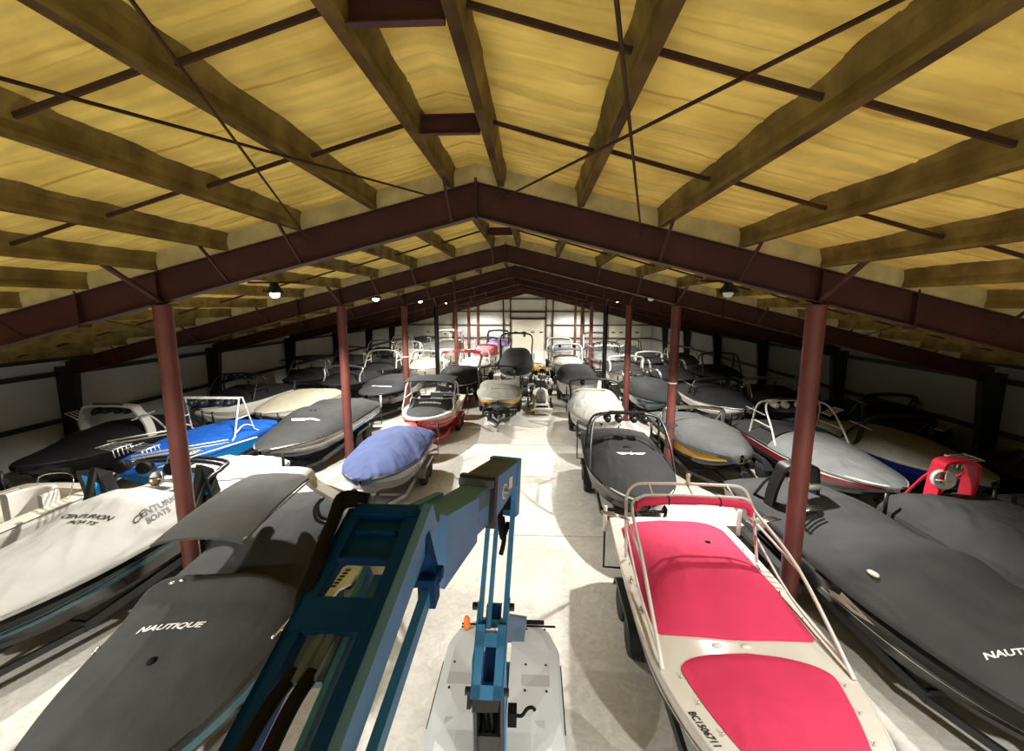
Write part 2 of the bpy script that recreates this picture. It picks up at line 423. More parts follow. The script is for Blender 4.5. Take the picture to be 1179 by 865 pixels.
# cross-bracing rods under the purlins in the camera's bay
for (a, c, lab) in ((( 1.75, 7.8), (-.15, .4), 'thin steel brace rod crossing the roof right of the ridge, running away to the right'),
                    ((-.6, 7.8), (2.1, .4), 'thin steel brace rod crossing the roof right of the ridge, running away to the left'),
                    ((-3.9, 7.8), (-1.4, .4), 'thin steel brace rod left of the ridge, running away to the left'),
                    ((-1.45, 7.8), (-3.9, .4), 'thin steel brace rod left of the ridge, running away to the right')):
    pa = (a[0], a[1], raft_top(a[0]) - .2); pb = (c[0], c[1], raft_top(c[0]) - .2)
    b = MB(); b.tube([pa, pb], .014, 6); tag(struct(b.build('brace_rod', brown)), lab, 'rod')
for s, xa in ((-1, -9.0), (1, 7.0)):
    for k in range(0, 3):
        ya, yb = FR[k] + .2, FR[k + 1] - .2
        b = MB(); b.tube([(xa, ya, raft_top(xa) - .15), (xa + s * 3.6, yb, raft_top(xa + s * 3.6) - .15)], .014, 6)
        tag(struct(b.build('brace_rod', brown)), 'thin steel brace rod under the %s roof slope, bay %s' % ('left' if s < 0 else 'right', ['over the camera', 'beyond the nearest beam', 'beyond the second beam'][k]), 'rod')

# ------------------------------------------------------------------ high-bay lamps
lampglow = bpy.data.materials.new('lit lamp lens'); lampglow.use_nodes = True
_p = lampglow.node_tree.nodes['Principled BSDF']; _p.inputs['Emission Color'].default_value = (1, .96, .85, 1); _p.inputs['Emission Strength'].default_value = 30
lens_dim = lampglow.copy(); lens_dim.node_tree.nodes['Principled BSDF'].inputs['Emission Strength'].default_value = .25; lens_dim.node_tree.nodes['Principled BSDF'].inputs['Base Color'].default_value = (.06, .06, .06, 1)
lens_off = mat('frosted lamp lens', (.75, .75, .72), .4)
def lamp(x, y, on, power, lab, cone=None, up=0., dim=False, col=(1, .965, .89)):
    zr = deck_z(x) - .25
    z = 6.22
    t = thing('high_bay_lamp', lab, 'lamp', (x, y, z))
    b = MB(); b.lathe([(.05, .40), (.10, .38), (.11, .2), (.13, .17), (.24, .05), (.25, .0), (.235, .0), (.22, .05), (.11, .15)], n=24); b.build('shade', 'mblack', t, True, angle=50)
    b = MB(); b.lathe([(.0, .05), (.10, .03), (.125, -.02), (.11, -.07), (.07, -.11), (.0, -.125)], n=20); lens = b.build('lens', (lampglow if not dim else lens_dim) if on else lens_off, t, True)
    b = MB(); b.tube([(0, 0, .38), (0, 0, zr - z)], .014, 6); b.box((0, 0, zr - z), (1.4, .06, .05)); b.build('hanger', brown, t)
    if on:
        l = bpy.data.lights.new('lamp_light', 'SPOT' if cone else 'POINT'); l.energy = power; l.color = col; l.shadow_soft_size = .1
        if cone: l.spot_size = R(cone); l.spot_blend = .45
        lo = bpy.data.objects.new('lamp_light', l); C.objects.link(lo); lo.parent = t; lo.location = (0, 0, -.24)
        if up:
            l2 = bpy.data.lights.new('lamp_uplight', 'POINT'); l2.energy = up; l2.color = col; l2.shadow_soft_size = .25
            lo2 = bpy.data.objects.new('lamp_uplight', l2); C.objects.link(lo2); lo2.parent = t; lo2.location = (0, 0, .0)
PL = [5000, 700, 3400, 3400, 3400, 3400, 3000, 2400, 2400]
PR = [5000, 700, 3400, 2800, 2800, 3200, 3000, 2400, 2400]
CL = [150, 140, 138, 138, 138, 138, 138, 150, 150]
CR = [150, 130, 117, 117, 118, 130, 134, 150, 150]
UP = [0, 0, 0, 0, 0, 0, 0, 0, 0]
EXPO = 0.08
# ------------------------------------------------------------------ boats
def fine(v, f, mx=.22):
    """split lettering triangles so that they follow folds in the canvas"""
    v = list(v); out = []; st = []
    for q in f: st += [(q[0], q[i], q[i + 1]) for i in range(1, len(q) - 1)]
    while st:
        t = st.pop(); e = [(math.hypot(v[t[i]][0] - v[t[(i + 1) % 3]][0], v[t[i]][1] - v[t[(i + 1) % 3]][1]), i) for i in range(3)]
        m, i = max(e)
        if m < mx or len(v) > 9000: out.append(t); continue
        a, b, c = t[i], t[(i + 1) % 3], t[(i + 2) % 3]; v.append(((v[a][0] + v[b][0]) / 2, (v[a][1] + v[b][1]) / 2)); k = len(v) - 1
        st += [(a, k, c), (k, b, c)]
    return v, out

class Boat:
    """one boat: local x across, local y from bow (-L/2) to stern (+L/2), z up from the floor; the Empty sits at keel height"""
    def __init__(s, label, bow, stern, beam=2.4, zg=1.35, zk=.60, sheer=.12, blunt=.62, sharp=2.0, hull=('black', 'black', 'black'), rail='mblack',
                 lod=1., kind='boat', group=None, seed=0, trailer='tblack', short=None, tongue=.45, poles="mblack", kick=.0, lid=True, wide=False):
        dx, dy = stern[0] - bow[0], stern[1] - bow[1]
        s.L = math.hypot(dx, dy); s.a = math.atan2(-dx, dy); s.B = beam; s.zg0 = zg; s.zk = zk; s.sheer = sheer; s.blunt = blunt; s.sharp = sharp
        s.lod = lod; s.seed = seed; s.label = label; s.lid = lid; s.wide = wide
        s.c = ((bow[0] + stern[0]) / 2, (bow[1] + stern[1]) / 2)
        s.e = thing('boat', label, kind, (s.c[0], s.c[1], zk), s.a, group)
        s.off = (0, 0, zk); s.covs = []; s.tree = []
        s.hull(hull, rail)
        if trailer: s.trailer(trailer, short or label, tongue, poles)
    def w(s, t):
        q = max(0, min(t / .52, 1)); v = (1 - (1 - q) ** s.sharp) ** s.blunt
        if t > .55: v *= 1 - .07 * ((t - .55) / .45) ** 2
        return s.B / 2 * max(v, .03)
    def zg(s, t): return s.zg0 + s.sheer * max(0, 1 - t / .6) ** 2 - .05 * max(0, (t - .6) / .4) ** 2
    def y(s, t): return (t - .5) * s.L
    def zkeel(s, t): return s.zk + (s.zg(0) - s.zk) * .8 * max(0, 1 - t / .30) ** 2.2
    def side(s, t, v, sd):
        """point on the hull side: v 0 keel .. 1 gunwale"""
        w = s.w(t); zk = s.zkeel(t); zg = s.zg(t); f = 1 - max(0, 1 - t / .35) * .35
        P = [(0, 0), (.30, .86 * f), (.42, .93 * f), (.62, .97), (.80, 1.0), (.93, 1.0), (1, .985)]
        # v -> height fraction table
        zf = lerp([(0, 0), (.30, .24), (.42, .36), (.62, .62), (.80, .8), (.93, .94), (1, 1)], v)
        xf = lerp(P, v)
        return (sd * w * xf, s.y(t), zk + (zg - zk) * zf)
    def hull(s, cols, rail):
        b = MB(); n = max(14, int(34 * s.lod)); vs_ = (0, .30, .42, .52, .62, .72, .80, .93, 1)
        ts = [(i / n) ** 1.5 for i in range(n + 1)]
        band = (0, 0, 0, 1, 1, 1, 2, 2)
        for sd in (-1, 1):
            for k in range(len(vs_) - 1):
                rows = [[s.side(t, vs_[k], sd), s.side(t, vs_[k + 1], sd)] for t in ts]
                b.grid(rows, band[k], flip=(sd > 0))
        tr = [s.side(1, v, -1) for v in vs_[::-1]] + [s.side(1, v, 1) for v in vs_[1:]]
        b.add(tr, [tuple(range(len(tr)))], 1)
        lid = [[(-s.w(t) * .97, s.y(t), s.zg(t) - .03), (s.w(t) * .97, s.y(t), s.zg(t) - .03)] for t in ts]
        if s.lid: b.grid(lid, 2)
        s.h = b.build('hull', cols, s.e, True, s.off, 38)
        b = MB(); n = max(12, int(26 * s.lod)); m = 6 if s.lod < .8 else 8
        pts = [s.side((i / n) ** 1.4, .97, -1) for i in range(n, -1, -1)] + [s.side((i / n) ** 1.4, .97, 1) for i in range(1, n + 1)]
        pts = [(p[0] * 1.012, p[1], p[2]) for p in pts]
        b.tube(pts + [pts[0]], .026, m); s.rail = b.build('rub_rail', rail, s.e, True, s.off)
    # --- canvas
    def cover(s, prof, col, skirt=.14, over=.025, p=((0, 2.4), (.25, 3.6), (.5, 4.4), (1, 5)), wr=.018, t0=.0, t1=1.0, name='cover', cap=True, sw=.014, ridge=0., fold=.0):
        """canvas over the whole boat: prof = (t, height above gunwale)"""
        b = MB(); n = max(24, int(78 * s.lod)); nu = max(14, int(36 * s.lod))
        sd = s.seed * 7.3
        def surf(t, u):
            t_ = max(0, min(1, t)); h = smooth_lerp(prof, t_, sw); pw = lerp(p, t_)
            w = s.w(t_) * 1.0 + over
            q = abs(u)
            zz = s.zg(t_) + h * (1 - q ** pw) + ridge * h * (1 - q)
            k = (1 - q ** 6)
            x_, y_ = u * w, s.y(t_)
            f = noise.noise(Vector((x_ * 1.1 + sd, y_ * .8, sd))) + .55 * (1 - 2 * abs(noise.noise(Vector((x_ * 2.3 + y_ * .9 + sd, y_ * 1.1 - x_ * .5, 3 + sd))))) + .3 * noise.noise(Vector((x_ * 6 + sd, y_ * 3.1, 8)))
            zz += wr * k * f
            if fold:
                g = 1 - 2.2 * abs(noise.noise(Vector(((abs(x_) * .9 + y_ * .55) * 3.6 + sd, (y_ * .5 - abs(x_)) * .5, 4 + math.copysign(2, x_)))))
                zz += fold * g * (.25 + .75 * q) * (1 - q ** 8)
            yy = y_
            if t_ < .02: yy -= over
            return (x_, yy, zz)
        s.covs.append((t0, t1, surf))
        rows = []
        for i in range(n + 1):
            t = t0 + (t1 - t0) * ((i / n) ** (1.35 if t0 < .02 else 1))
            r = []
            for k in range(nu + 1):
                u = -1 + 2 * k / nu; u = math.copysign(abs(u) ** .8, u)
                r.append(surf(t, u))
            a, z = r[0], r[-1]
            sk = skirt * (1 + .25 * noise.noise(Vector((t * 6, sd, 1))))
            dn = (1 - t) ** 3 * .25
            r = [(a[0] * (1 - dn) * .985, a[1], a[2] - sk), (a[0] * 1.012, a[1], a[2] - sk * .45)] + r + [(z[0] * 1.012, z[1], z[2] - sk * .45), (z[0] * (1 - dn) * .985, z[1], z[2] - sk)]
            rows.append(r)
        if cap and t1 > .99:
            last = rows[-1]; rows.append([(q[0] * .99, q[1] + .03, min(q[2] - .03, s.zg(1) - .02 - .0 * q[2]) if 2 <= i < len(last) - 2 else q[2]) for i, q in enumerate(last)])
            rows.append([(q[0] * .98, q[1] + .03, s.zg(1) - skirt) for q in last])
        b.grid(rows); s.tree.append(BVHTree.FromPolygons([Vector(q) for q in b.v], b.f))
        return b.build(name, col, s.e, True, s.off, 50)
    def panel(s, t0, t1, inset, prof, col, name, r0=.0, r1=.0, wr=.006, pw=3.2, n=46, nu=30):
        """canvas panel set inside the gunwale, buttoned to the deck"""
        b = MB(); sd = s.seed * 3.1 + t0 * 10
        def hw(t):
            k = 1
            if r0 and t < t0 + r0: k = min(k, (1 - (1 - (t - t0) / r0) ** 2.6) ** .5)
            if r1 and t > t1 - r1: k = min(k, (1 - (1 - (t1 - t) / r1) ** 2.6) ** .5)
            return max(.04, (s.w(t) - inset)) * max(k, .05)
        def surf(t, u):
            q = abs(u); x = u * hw(t); z = s.zdeck(t, x) + .012 + smooth_lerp(prof, t, .012) * (1 - q ** pw)
            f = noise.noise(Vector((x * 1.4 + sd, s.y(t) * .9, sd))) + .7 * (1 - 2 * abs(noise.noise(Vector((x * 3.1 + s.y(t) + sd, s.y(t) * 1.3, 2)))))
            return (x, s.y(t), z + wr * (1 - q ** 4) * f)
        rows = []
        for i in range(n + 1):
            t = t0 + (t1 - t0) * i / n
            r = [surf(t, math.copysign(abs(-1 + 2 * k / nu) ** .75, -1 + 2 * k / nu)) for k in range(nu + 1)]
            a, z = r[0], r[-1]
            rows.append([(a[0], a[1], a[2] - .03)] + r + [(z[0], z[1], z[2] - .03)])
        rows.insert(0, [(q[0], q[1], q[2] - .03) for q in rows[0]]); rows.append([(q[0], q[1], q[2] - .03) for q in rows[-1]])
        b.grid(rows); s.covs.append((t0, t1, lambda t, x: surf(t, max(-1, min(1, x / hw(t))))))
        return b.build(name, col, s.e, True, s.off, 50)
    def zdeck(s, t, x):
        q = min(1, abs(x) / max(s.w(t), .05)); return s.zg(t) + .05 * (1 - q ** 2.5)
    def deck(s, col, well=None, wcol='vinyl', floor=.55):
        """moulded deck; well=(t0,t1,inset) leaves an open cockpit"""
        b = MB(); n = max(24, int(50 * s.lod))
        ts = [i / n for i in range(n + 1)]
        us = (-1, -.95, -.85, -.7, -.4, 0, .4, .7, .85, .95, 1)
        if not well:
            b.grid([[(u * s.w(t), s.y(t), s.zdeck(t, u * s.w(t))) for u in us] for t in ts])
            return b.build('deck', col, s.e, True, s.off)
        t0, t1, ins = well
        ts = [t for t in ts if t < t0 - .005] + [t0] + [t for t in ts if t0 + .005 < t < t1 - .005] + [t1] + [t for t in ts if t > t1 + .005]
        for ta, tb in zip(ts, ts[1:]):
            ins_ = ta >= t0 - 1e-6 and tb <= t1 + 1e-6
            for sd in ((-1, 1) if ins_ else (0,)):
                if sd == 0:
                    b.grid([[(u * s.w(t), s.y(t), s.zdeck(t, u * s.w(t))) for u in us] for t in (ta, tb)])
                else:
                    r = [[(sd * (s.w(t) - ins * k), s.y(t), s.zdeck(t, s.w(t) - ins * k) + .015 * (k > .3)) for k in (0, .3, .7, 1)] for t in (ta, tb)]
                    b.grid(r, flip=(sd > 0))
        d = b.build('deck', col, s.e, True, s.off)
        b = MB()
        tw = [t for t in ts if t0 - 1e-6 <= t <= t1 + 1e-6]
        rows = []
        for t in tw:
            w = s.w(t) - ins; z = s.zdeck(t, w) + .012; rows.append([(-w, s.y(t), z), (-w * .97, s.y(t), z - floor), (w * .97, s.y(t), z - floor), (w, s.y(t), z)])
        rows.insert(0, [(p[0], p[1], rows[0][0][2]) for p in rows[0]]); rows.append([(p[0], p[1], rows[-1][0][2]) for p in rows[-1]])
        b.grid(rows); b.build('cockpit', wcol, s.e, False, s.off)
        return d
    # --- windscreen of an open boat
    def windscreen(s, t, h=.38, rake=.35, ins=.12, frame='mwhite', wrap=.18):
        w = s.w(t) - ins; y = s.y(t); z = s.zdeck(t, w)
        P = [(-w, y + wrap * s.L, z), (-w, y + .1, z), (-w * .55, y - .12, z + .02), (w * .55, y - .12, z + .02), (w, y + .1, z), (w, y + wrap * s.L, z)]
        T = [(p[0] * .93, p[1] + rake * h * (1.2 if 0 < i < 5 else .3) + (.05), z + h * (1 if 0 < i < 5 else .15)) for i, p in enumerate(P)]
        b = MB(); 
        for i in range(5):
            pr = [P[i], P[i + 1], T[i + 1], T[i]]
            b.add([(q[0], q[1], q[2]) for q in pr] + [(q[0] * .99, q[1] + .008, q[2]) for q in pr], [(0, 1, 2, 3), (7, 6, 5, 4), (0, 4, 5, 1), (1, 5, 6, 2), (2, 6, 7, 3), (3, 7, 4, 0)])
        g = b.build('windscreen', 'glass', s.e, False, s.off)
        b = MB(); b.tube(P, .018, 6); b.tube(T, .02, 6)
        for i in range(6): b.tube([P[i], T[i]], .016, 6)
        f = b.build('windscreen_frame', frame, g, True); f.data.transform(Matrix.Translation((0, 0, -s.zk)))
    def seats(s, spec, col='cushion'):
        for (t, x, wx, ly, h) in spec:
            z = s.zdeck(t, 0) - .5
            b = MB(); b.box((x, s.y(t), z + .2), (wx, ly, .4)); b.box((x, s.y(t) + ly * .42, z + .2 + h / 2), (wx, .16, .25 + h), None, 0, .85)
            b.build('seat', col, s.e, False, s.off)
    # --- lettering and emblems lying on the canvas
    def onto(s, x, y, lift=.010):
        t = y / s.L + .5
        for tr in s.tree:
            h = tr.ray_cast(Vector((x, y, 6)), Vector((0, 0, -1)))[0]
            if h is not None: return (x, y, h.z + lift)
        for t0, t1, f in reversed(s.covs):
            if t0 <= t <= t1:
                z = f(t, x / (s.w(t) + .025))[2] if f.__name__ == 'surf' else f(t, x)[2]
                return (x, y, z + lift)
        return (x, y, s.zdeck(t, x) + lift)
    def letter(s, txt, t, x, h, col='ink', ang=0., stretch=1., slant=.0, name='lettering', sy=1., lift=.010):
        v, f, ln = text_polys(txt); v, f = fine(v, f); b = MB(); ca, sa = math.cos(ang), math.sin(ang)
        out = []
        for px, py in v:
            px = (px + slant * py) * h * stretch; py = py * h * sy
            out.append(s.onto(x + px * ca - py * sa, s.y(t) + px * sa + py * ca, lift))
        b.add(out, f); return b.build(name, col, s.e, False, s.off)
    def emblem(s, polys, t, x, h, col='ink', name='emblem'):
        b = MB()
        for pl in polys:
            b.add([s.onto(x + a * h, s.y(t) + c * h) for a, c in pl], [tuple(range(len(pl)))])
        return b.build(name, col, s.e, False, s.off)
    def on_side(s, polys, sd, col, name):
        """polygons on the hull side in (t, v), lifted a little"""
        b = MB()
        for pl in polys:
            pts = [s.side(t, v, sd) for t, v in pl]; b.add([(p[0] + sd * .006, p[1], p[2]) for p in pts], [tuple(range(len(pl)))])
        return b.build(name, col, s.e, False, s.off)
    def stripe(s, t0, t1, v0, v1, sd, col, name='hull_stripe', v2=None, v3=None):
        b = MB(); n = 18; v2 = v0 if v2 is None else v2; v3 = v1 if v3 is None else v3
        rows = []
        for i in range(n + 1):
            q = i / n; t = t0 + (t1 - t0) * q
            a = s.side(t, v0 + (v2 - v0) * q, sd); c = s.side(t, (v0 + v1) / 2 + ((v2 + v3) / 2 - (v0 + v1) / 2) * q, sd); d = s.side(t, v1 + (v3 - v1) * q, sd)
            rows.append([(p[0] + sd * .006, p[1], p[2]) for p in (a, c, d)])
        b.grid(rows, flip=sd > 0); return b.build(name, col, s.e, True, s.off)
    def knob(s, t, x, r=.05, col='chrome', name='vent', asp=1.):
        b = MB(); p = s.onto(x, s.y(t), -.01); b.lathe([(r, 0), (r, .02), (r * .7, .035), (.0, .04)], p, n=14)
        b.v = [(q[0], p[1] + (q[1] - p[1]) * asp, q[2]) for q in b.v]
        return b.build(name, col, s.e, True, s.off)
    def cleat(s, t, u, ang=0., col='chrome', l=.14):
        p = s.onto(u * s.w(t), s.y(t), 0); b = MB(); ca, sa = math.cos(ang) * l / 2, math.sin(ang) * l / 2
        b.tube([(p[0] - ca, p[1] - sa, p[2] + .03), (p[0] - ca * .4, p[1] - sa * .4, p[2] + .025), (p[0] + ca * .4, p[1] + sa * .4, p[2] + .025), (p[0] + ca, p[1] + sa, p[2] + .03)], .018, 6); b.box((p[0], p[1], p[2] + .01), (.05, .05, .03))
        return b.build('cleat', col, s.e, True, s.off)
    # --- towers
    def tower(s, t, style='hoop', col='mblack', h=1.25, r=.032, rake=.0, top=.66, racks=None, cans=None, canopy=None, bar=None, spread=1., wf=1., dx=0.):
        y = s.y(t); w = (s.w(t) - .05) * wf; z = s.zg(t) + .02; wt = s.w(.5) * top * wf; n = 7 if s.lod < .7 else 10
        b = MB(); k = 5 if s.lod >= .7 else 3
        zt = z + h; yt = y + rake
        def hoop(y0, y1, dz=0, rr=r, bow=.0):
            b.tube([(-w, y0, z), (-w * .97, y0 + (y1 - y0) * .35, z + h * .42), (-wt * 1.13, y0 + (y1 - y0) * .8, z + (h + dz) * .83), (-wt * .85, y1, zt + dz - .03), (0, y1 - bow, zt + dz + .03),
                    (wt * .85, y1, zt + dz - .03), (wt * 1.13, y0 + (y1 - y0) * .8, z + (h + dz) * .83), (w * .97, y0 + (y1 - y0) * .35, z + h * .42), (w, y0, z)], rr, n, 0, k)
        if style == 'hoop':
            hoop(y - .85 * spread, yt - .1); hoop(y + .5 * spread, yt + .22, -.04)
            for x in (-.8, -.3, .3, .8): b.tube([(wt * x, yt - .1, zt), (wt * x, yt + .22, zt - .04)], r * .8, 6)
            for sd in (-1, 1): b.tube([(sd * w * .96, y - .55 * spread, z + h * .4), (sd * w * .96, y + .38 * spread, z + h * .4)], r * .8, 6)
        elif style == 'single':
            hoop(y - .2, yt, 0, r * 1.9)
            for sd in (-1, 1): b.tube([(sd * w, y + .55, z), (sd * w * .97, y + .25 + rake * .4, z + h * .5), (sd * wt * 1.1, yt + .05, z + h * .82)], r * 1.2, n, 0, k)
        elif style == 'aframe':
            for sd in (-1, 1):
                b.tube([(sd * w, y - .75, z), (sd * w, y - .55, z + .12), (sd * w * .9, y + .02, zt)], r, n); b.tube([(sd * w, y + .75, z), (sd * w, y + .5, z + .12), (sd * w * .9, y + .2, zt)], r, n)
                b.tube([(sd * w * .94, y - .3, z + h * .5), (sd * w * .94, y + .34, z + h * .5)], r * .8, 6)
                b.tube([(sd * w * 1., y - .52, z + h * .16), (sd * w * .98, y, z + h * .3), (sd * w * 1., y + .5, z + h * .16)], r * .9, 6, 0, 3)
            for yy in (0, .2): b.tube([(-w * .92, y + yy, zt), (w * .92, y + yy, zt)], r, n)
            for x in (-.6, -.2, .2, .6): b.tube([(w * x, y, zt), (w * x, y + .2, zt)], r * .7, 6)
        elif style == 'plate':      # wide flat cast arch
            pts = [(-w, y, z), (-w * 1.0, y + rake * .5, z + h * .45), (-wt * 1.12, yt * .9 + y * .1, z + h * .82), (-wt * .8, yt, zt), (wt * .8, yt, zt), (wt * 1.12, yt * .9 + y * .1, z + h * .82), (w, y + rake * .5, z + h * .45), (w, y, z)]
            q = catmull([Vector(p) for p in pts], 6); rows = []
            for i, p in enumerate(q):
                tg = (q[min(i + 1, len(q) - 1)] - q[max(i - 1, 0)]).normalized(); nn = Vector((0, 1, 0)).cross(tg).normalized()
                d = .17; e = .035
                rows.append([p + Vector((0, -d, 0)) - nn * e, p + Vector((0, d, 0)) - nn * e, p + Vector((0, d, 0)) + nn * e, p + Vector((0, -d, 0)) + nn * e])
            b.grid(rows, closed=True)
            for sd in (-1, 1): b.tube([(sd * w, y + .7, z), (sd * w * .98, y + .35 + rake * .5, z + h * .5), (sd * wt * 1.12, yt + .1, z + h * .8)], r * 1.1, n, 0, k)
        elif style == 'folded':     # lowered tower lying back over the boat
            zz = z + .30
            for q, dz in ((0, .0), (.28, .05)):
                b.tube([(-w, y - .2 + q, z), (-w * .98, y + .3 + q, zz + .3 + dz), (-wt * 1.1, y + .95 + q * .5, zz + .42 + dz), (0, y + 1.05 + q * .5, zz + .48 + dz), (wt * 1.1, y + .95 + q * .5, zz + .42 + dz), (w * .98, y + .3 + q, zz + .3 + dz), (w, y - .2 + q, z)], r, n, 0, k)
            zt = zz + .45; yt = y + 1.0
        def sh(bb): bb.v = [(p[0] + dx, p[1], p[2]) for p in bb.v]
        if dx: sh(b)
        o = b.build('tower', col, s.e, True, s.off, 50)
        def part(bb, nm, c, sm=True): 
            if dx: sh(bb)
            ob = bb.build(nm, c, o, sm, s.off, 50); return ob
        if racks:
            for sd in (-1, 1):
                b = MB(); x = sd * (wt * 1.14); zc = z + h * .72
                for j in range(4):
                    yy = yt - .28 + j * .14
                    b.tube([(x, yy, zc - .1), (x + sd * .12, yy, zc - .03), (x + sd * .42, yy, zc + .10)], .016, 6)
                b.tube([(x, yt - .32, zc - .1), (x, yt + .2, zc - .1)], .02, 6); b.tube([(x + sd * .42, yt - .30, zc + .1), (x + sd * .42, yt + .16, zc + .1)], .012, 6)
                part(b, 'board_rack', racks)
        if cans:
            for x in ((-.55, .55) if len(cans) < 3 else (-.62, -.25, .25, .62)):
                b = MB(); b.lathe([(.06, -.16), (.10, -.12), (.115, .02), (.12, .1), (.10, .1), (.0, .07)], (wt * x, yt + .05, zt - .17), (0, 1, .1), 14); part(b, 'speaker', cans[0])
        if bar:
            b = MB(); b.box((0, yt - .1, zt + .07), (wt * 1.2, .07, .06)); part(b, 'light_bar', bar)
        if canopy:
            c, l0, l1, dz = canopy
            b = MB(); rows = []
            for i in range(9):
                q = i / 8; yy = yt + l0 + (l1 - l0) * q
                rows.append([(x * wt * 1.12, yy, zt + dz + .10 * (1 - abs(x) ** 2.5) - .06 * (2 * q - 1) ** 2 + .01 * noise.noise(Vector((x * 3, yy * 2, s.seed)))) for x in (-1, -.85, -.6, -.3, 0, .3, .6, .85, 1)])
            under = [[(p[0], p[1], p[2] - .035) for p in r] for r in rows]
            b.grid(rows); b.grid(under, flip=True)
            for ra, rb in ((rows[0], under[0]), (under[-1], rows[-1])): b.grid([ra, rb])
            for j in (0, -1): b.grid([[r[j] for r in rows], [r[j] for r in under]], flip=(j == 0))
            cb = part(b, 'bimini', c)
            b = MB()
            for q in (l0 + .05, l1 - .05):
                for sd in (-1, 1): b.tube([(sd * wt * 1.08, yt, zt - .12), (sd * wt * 1.08, yt + q, zt + dz - .05)], .014, 6)
            part(b, 'bimini_frame', 'chrome')
        return o
    # --- the trailer is a thing of its own
    def trailer(s, col, short, tongue, poles):
        L = s.L
        t = thing('boat_trailer', 'boat trailer under the ' + short, 'trailer', (s.c[0], s.c[1], 0), s.a)
        b = MB(); zr = .40; xr = min(.88, s.B * .36); yn = -L * .22; yt = -L / 2 - tongue
        for sd in (-1, 1):
            b.bar((sd * xr, L * .46, zr + .02), (sd * xr, yn, zr + .02), .06, .17); b.bar((sd * xr, yn, zr), (sd * .05, yt + .35, zr), .06, .11)
        b.bar((0, yt, zr), (0, yn, zr), .08, .1)
        for q in (.44, .27, .06, -.2): b.bar((-xr, L * q, zr - .02), (xr, L * q, zr - .02), .06, .08)
        b.build('frame', col, t)
        ax = (.13, .27) if L > 4.7 else (.2,)
        wx = s.B / 2 + .04 if s.wide else min(s.B / 2 - .14, 1.08); wr = .33
        for q in ax:
            for sd in (-1, 1):
                b = MB(); b.lathe([(.20, -.11), (.29, -.115), (.325, -.085), (.33, 0), (.325, .085), (.29, .115), (.20, .11)], (sd * wx, L * q, wr), (1, 0, 0), 22)
                wh = b.build('wheel', 'rubber', t, True, angle=45)
                b = MB(); b.lathe([(.20, -.09), (.20, .085), (.17, .09), (.14, .06), (.06, .07), (.05, .1), (.0, .1)], (sd * wx, L * q, wr), (sd, 0, 0), 18); b.build('rim', 'hub', wh, True, angle=35)
        b = MB()
        for q in ax: b.bar((-wx + .1, L * q, wr), (wx - .1, L * q, wr), .06, .06)
        b.build('axle', col, t)
        for sd in (-1, 1):
            b = MB(); ya, yb = L * ax[0] - .46, L * ax[-1] + .46
            pts = [(ya, .42), (ya + .14, .64), (ya + .32, .73), (yb - .32, .73), (yb - .14, .64), (yb, .42)]
            x0, x1 = sd * (wx - .14), sd * (wx + .15)
            rows = [[(x0, p[0], p[1]), (x1, p[0], p[1])] for p in pts] ; low = [[(x0, p[0], p[1] - .025), (x1, p[0], p[1] - .025)] for p in pts]
            b.grid(rows); b.grid(low, flip=True); b.grid([[r[1] for r in rows], [r[1] for r in low]]); b.grid([[r[0] for r in rows], [r[0] for r in low]])
            b.grid([[(x1, p[0], p[1]) for p in pts], [(x1, p[0], max(.60, p[1] - .1) if .6 < p[1] else p[1] - .025) for p in pts]])
            b.build('fender', col, t)
        b = MB()
        for sd in (-1, 1):
            zb = s.zk + (s.zg(.5) - s.zk) * .24 * (.45 / (s.B / 2)) / .86 + .024
            for xx in (.5,):
                b.bar((sd * xx, L * .44, zb - .07), (sd * xx, -L * .12, zb - .07), .1, .06)
                for q in (.4, .1): b.bar((sd * xx, L * q, .42), (sd * xx, L * q, zb - .08), .05, .05, 0, (1, 0, 0))
        b.build('bunk', 'carpet', t)
        b = MB(); yb = -L / 2 - .24
        b.bar((0, yt + .3, zr), (0, yb, s.zg0 - .3), .07, .07); b.box((0, yb + .02, s.zg0 - .28), (.16, .12, .12)); b.build('winch_post', col, t)
        b = MB(); b.tube([(0, yt + .18, .05), (0, yt + .18, .75)], .03, 8); b.tube([(0, yt + .18, .75), (.12, yt + .18, .78)], .012, 6); b.lathe([(.07, 0), (.07, .04)], (0, yt + .18, .0), n=12); b.build('jack', 'galv', t)
        if poles:
            for sd in (-1, 1):
                b = MB(); x = sd * (s.B / 2 + .1); yp = L * .43
                b.tube([(sd * xr, yp, zr), (x, yp, zr + .02), (x, yp, s.zg0 - .1)], .024, 7); g = b.build('guide_pole', col, t, True)
                b = MB(); b.tube([(x, yp, s.zg0 - .12), (x, yp, s.zg0 + .42)], .042, 9); b.build('pole_sleeve', poles, g, True)

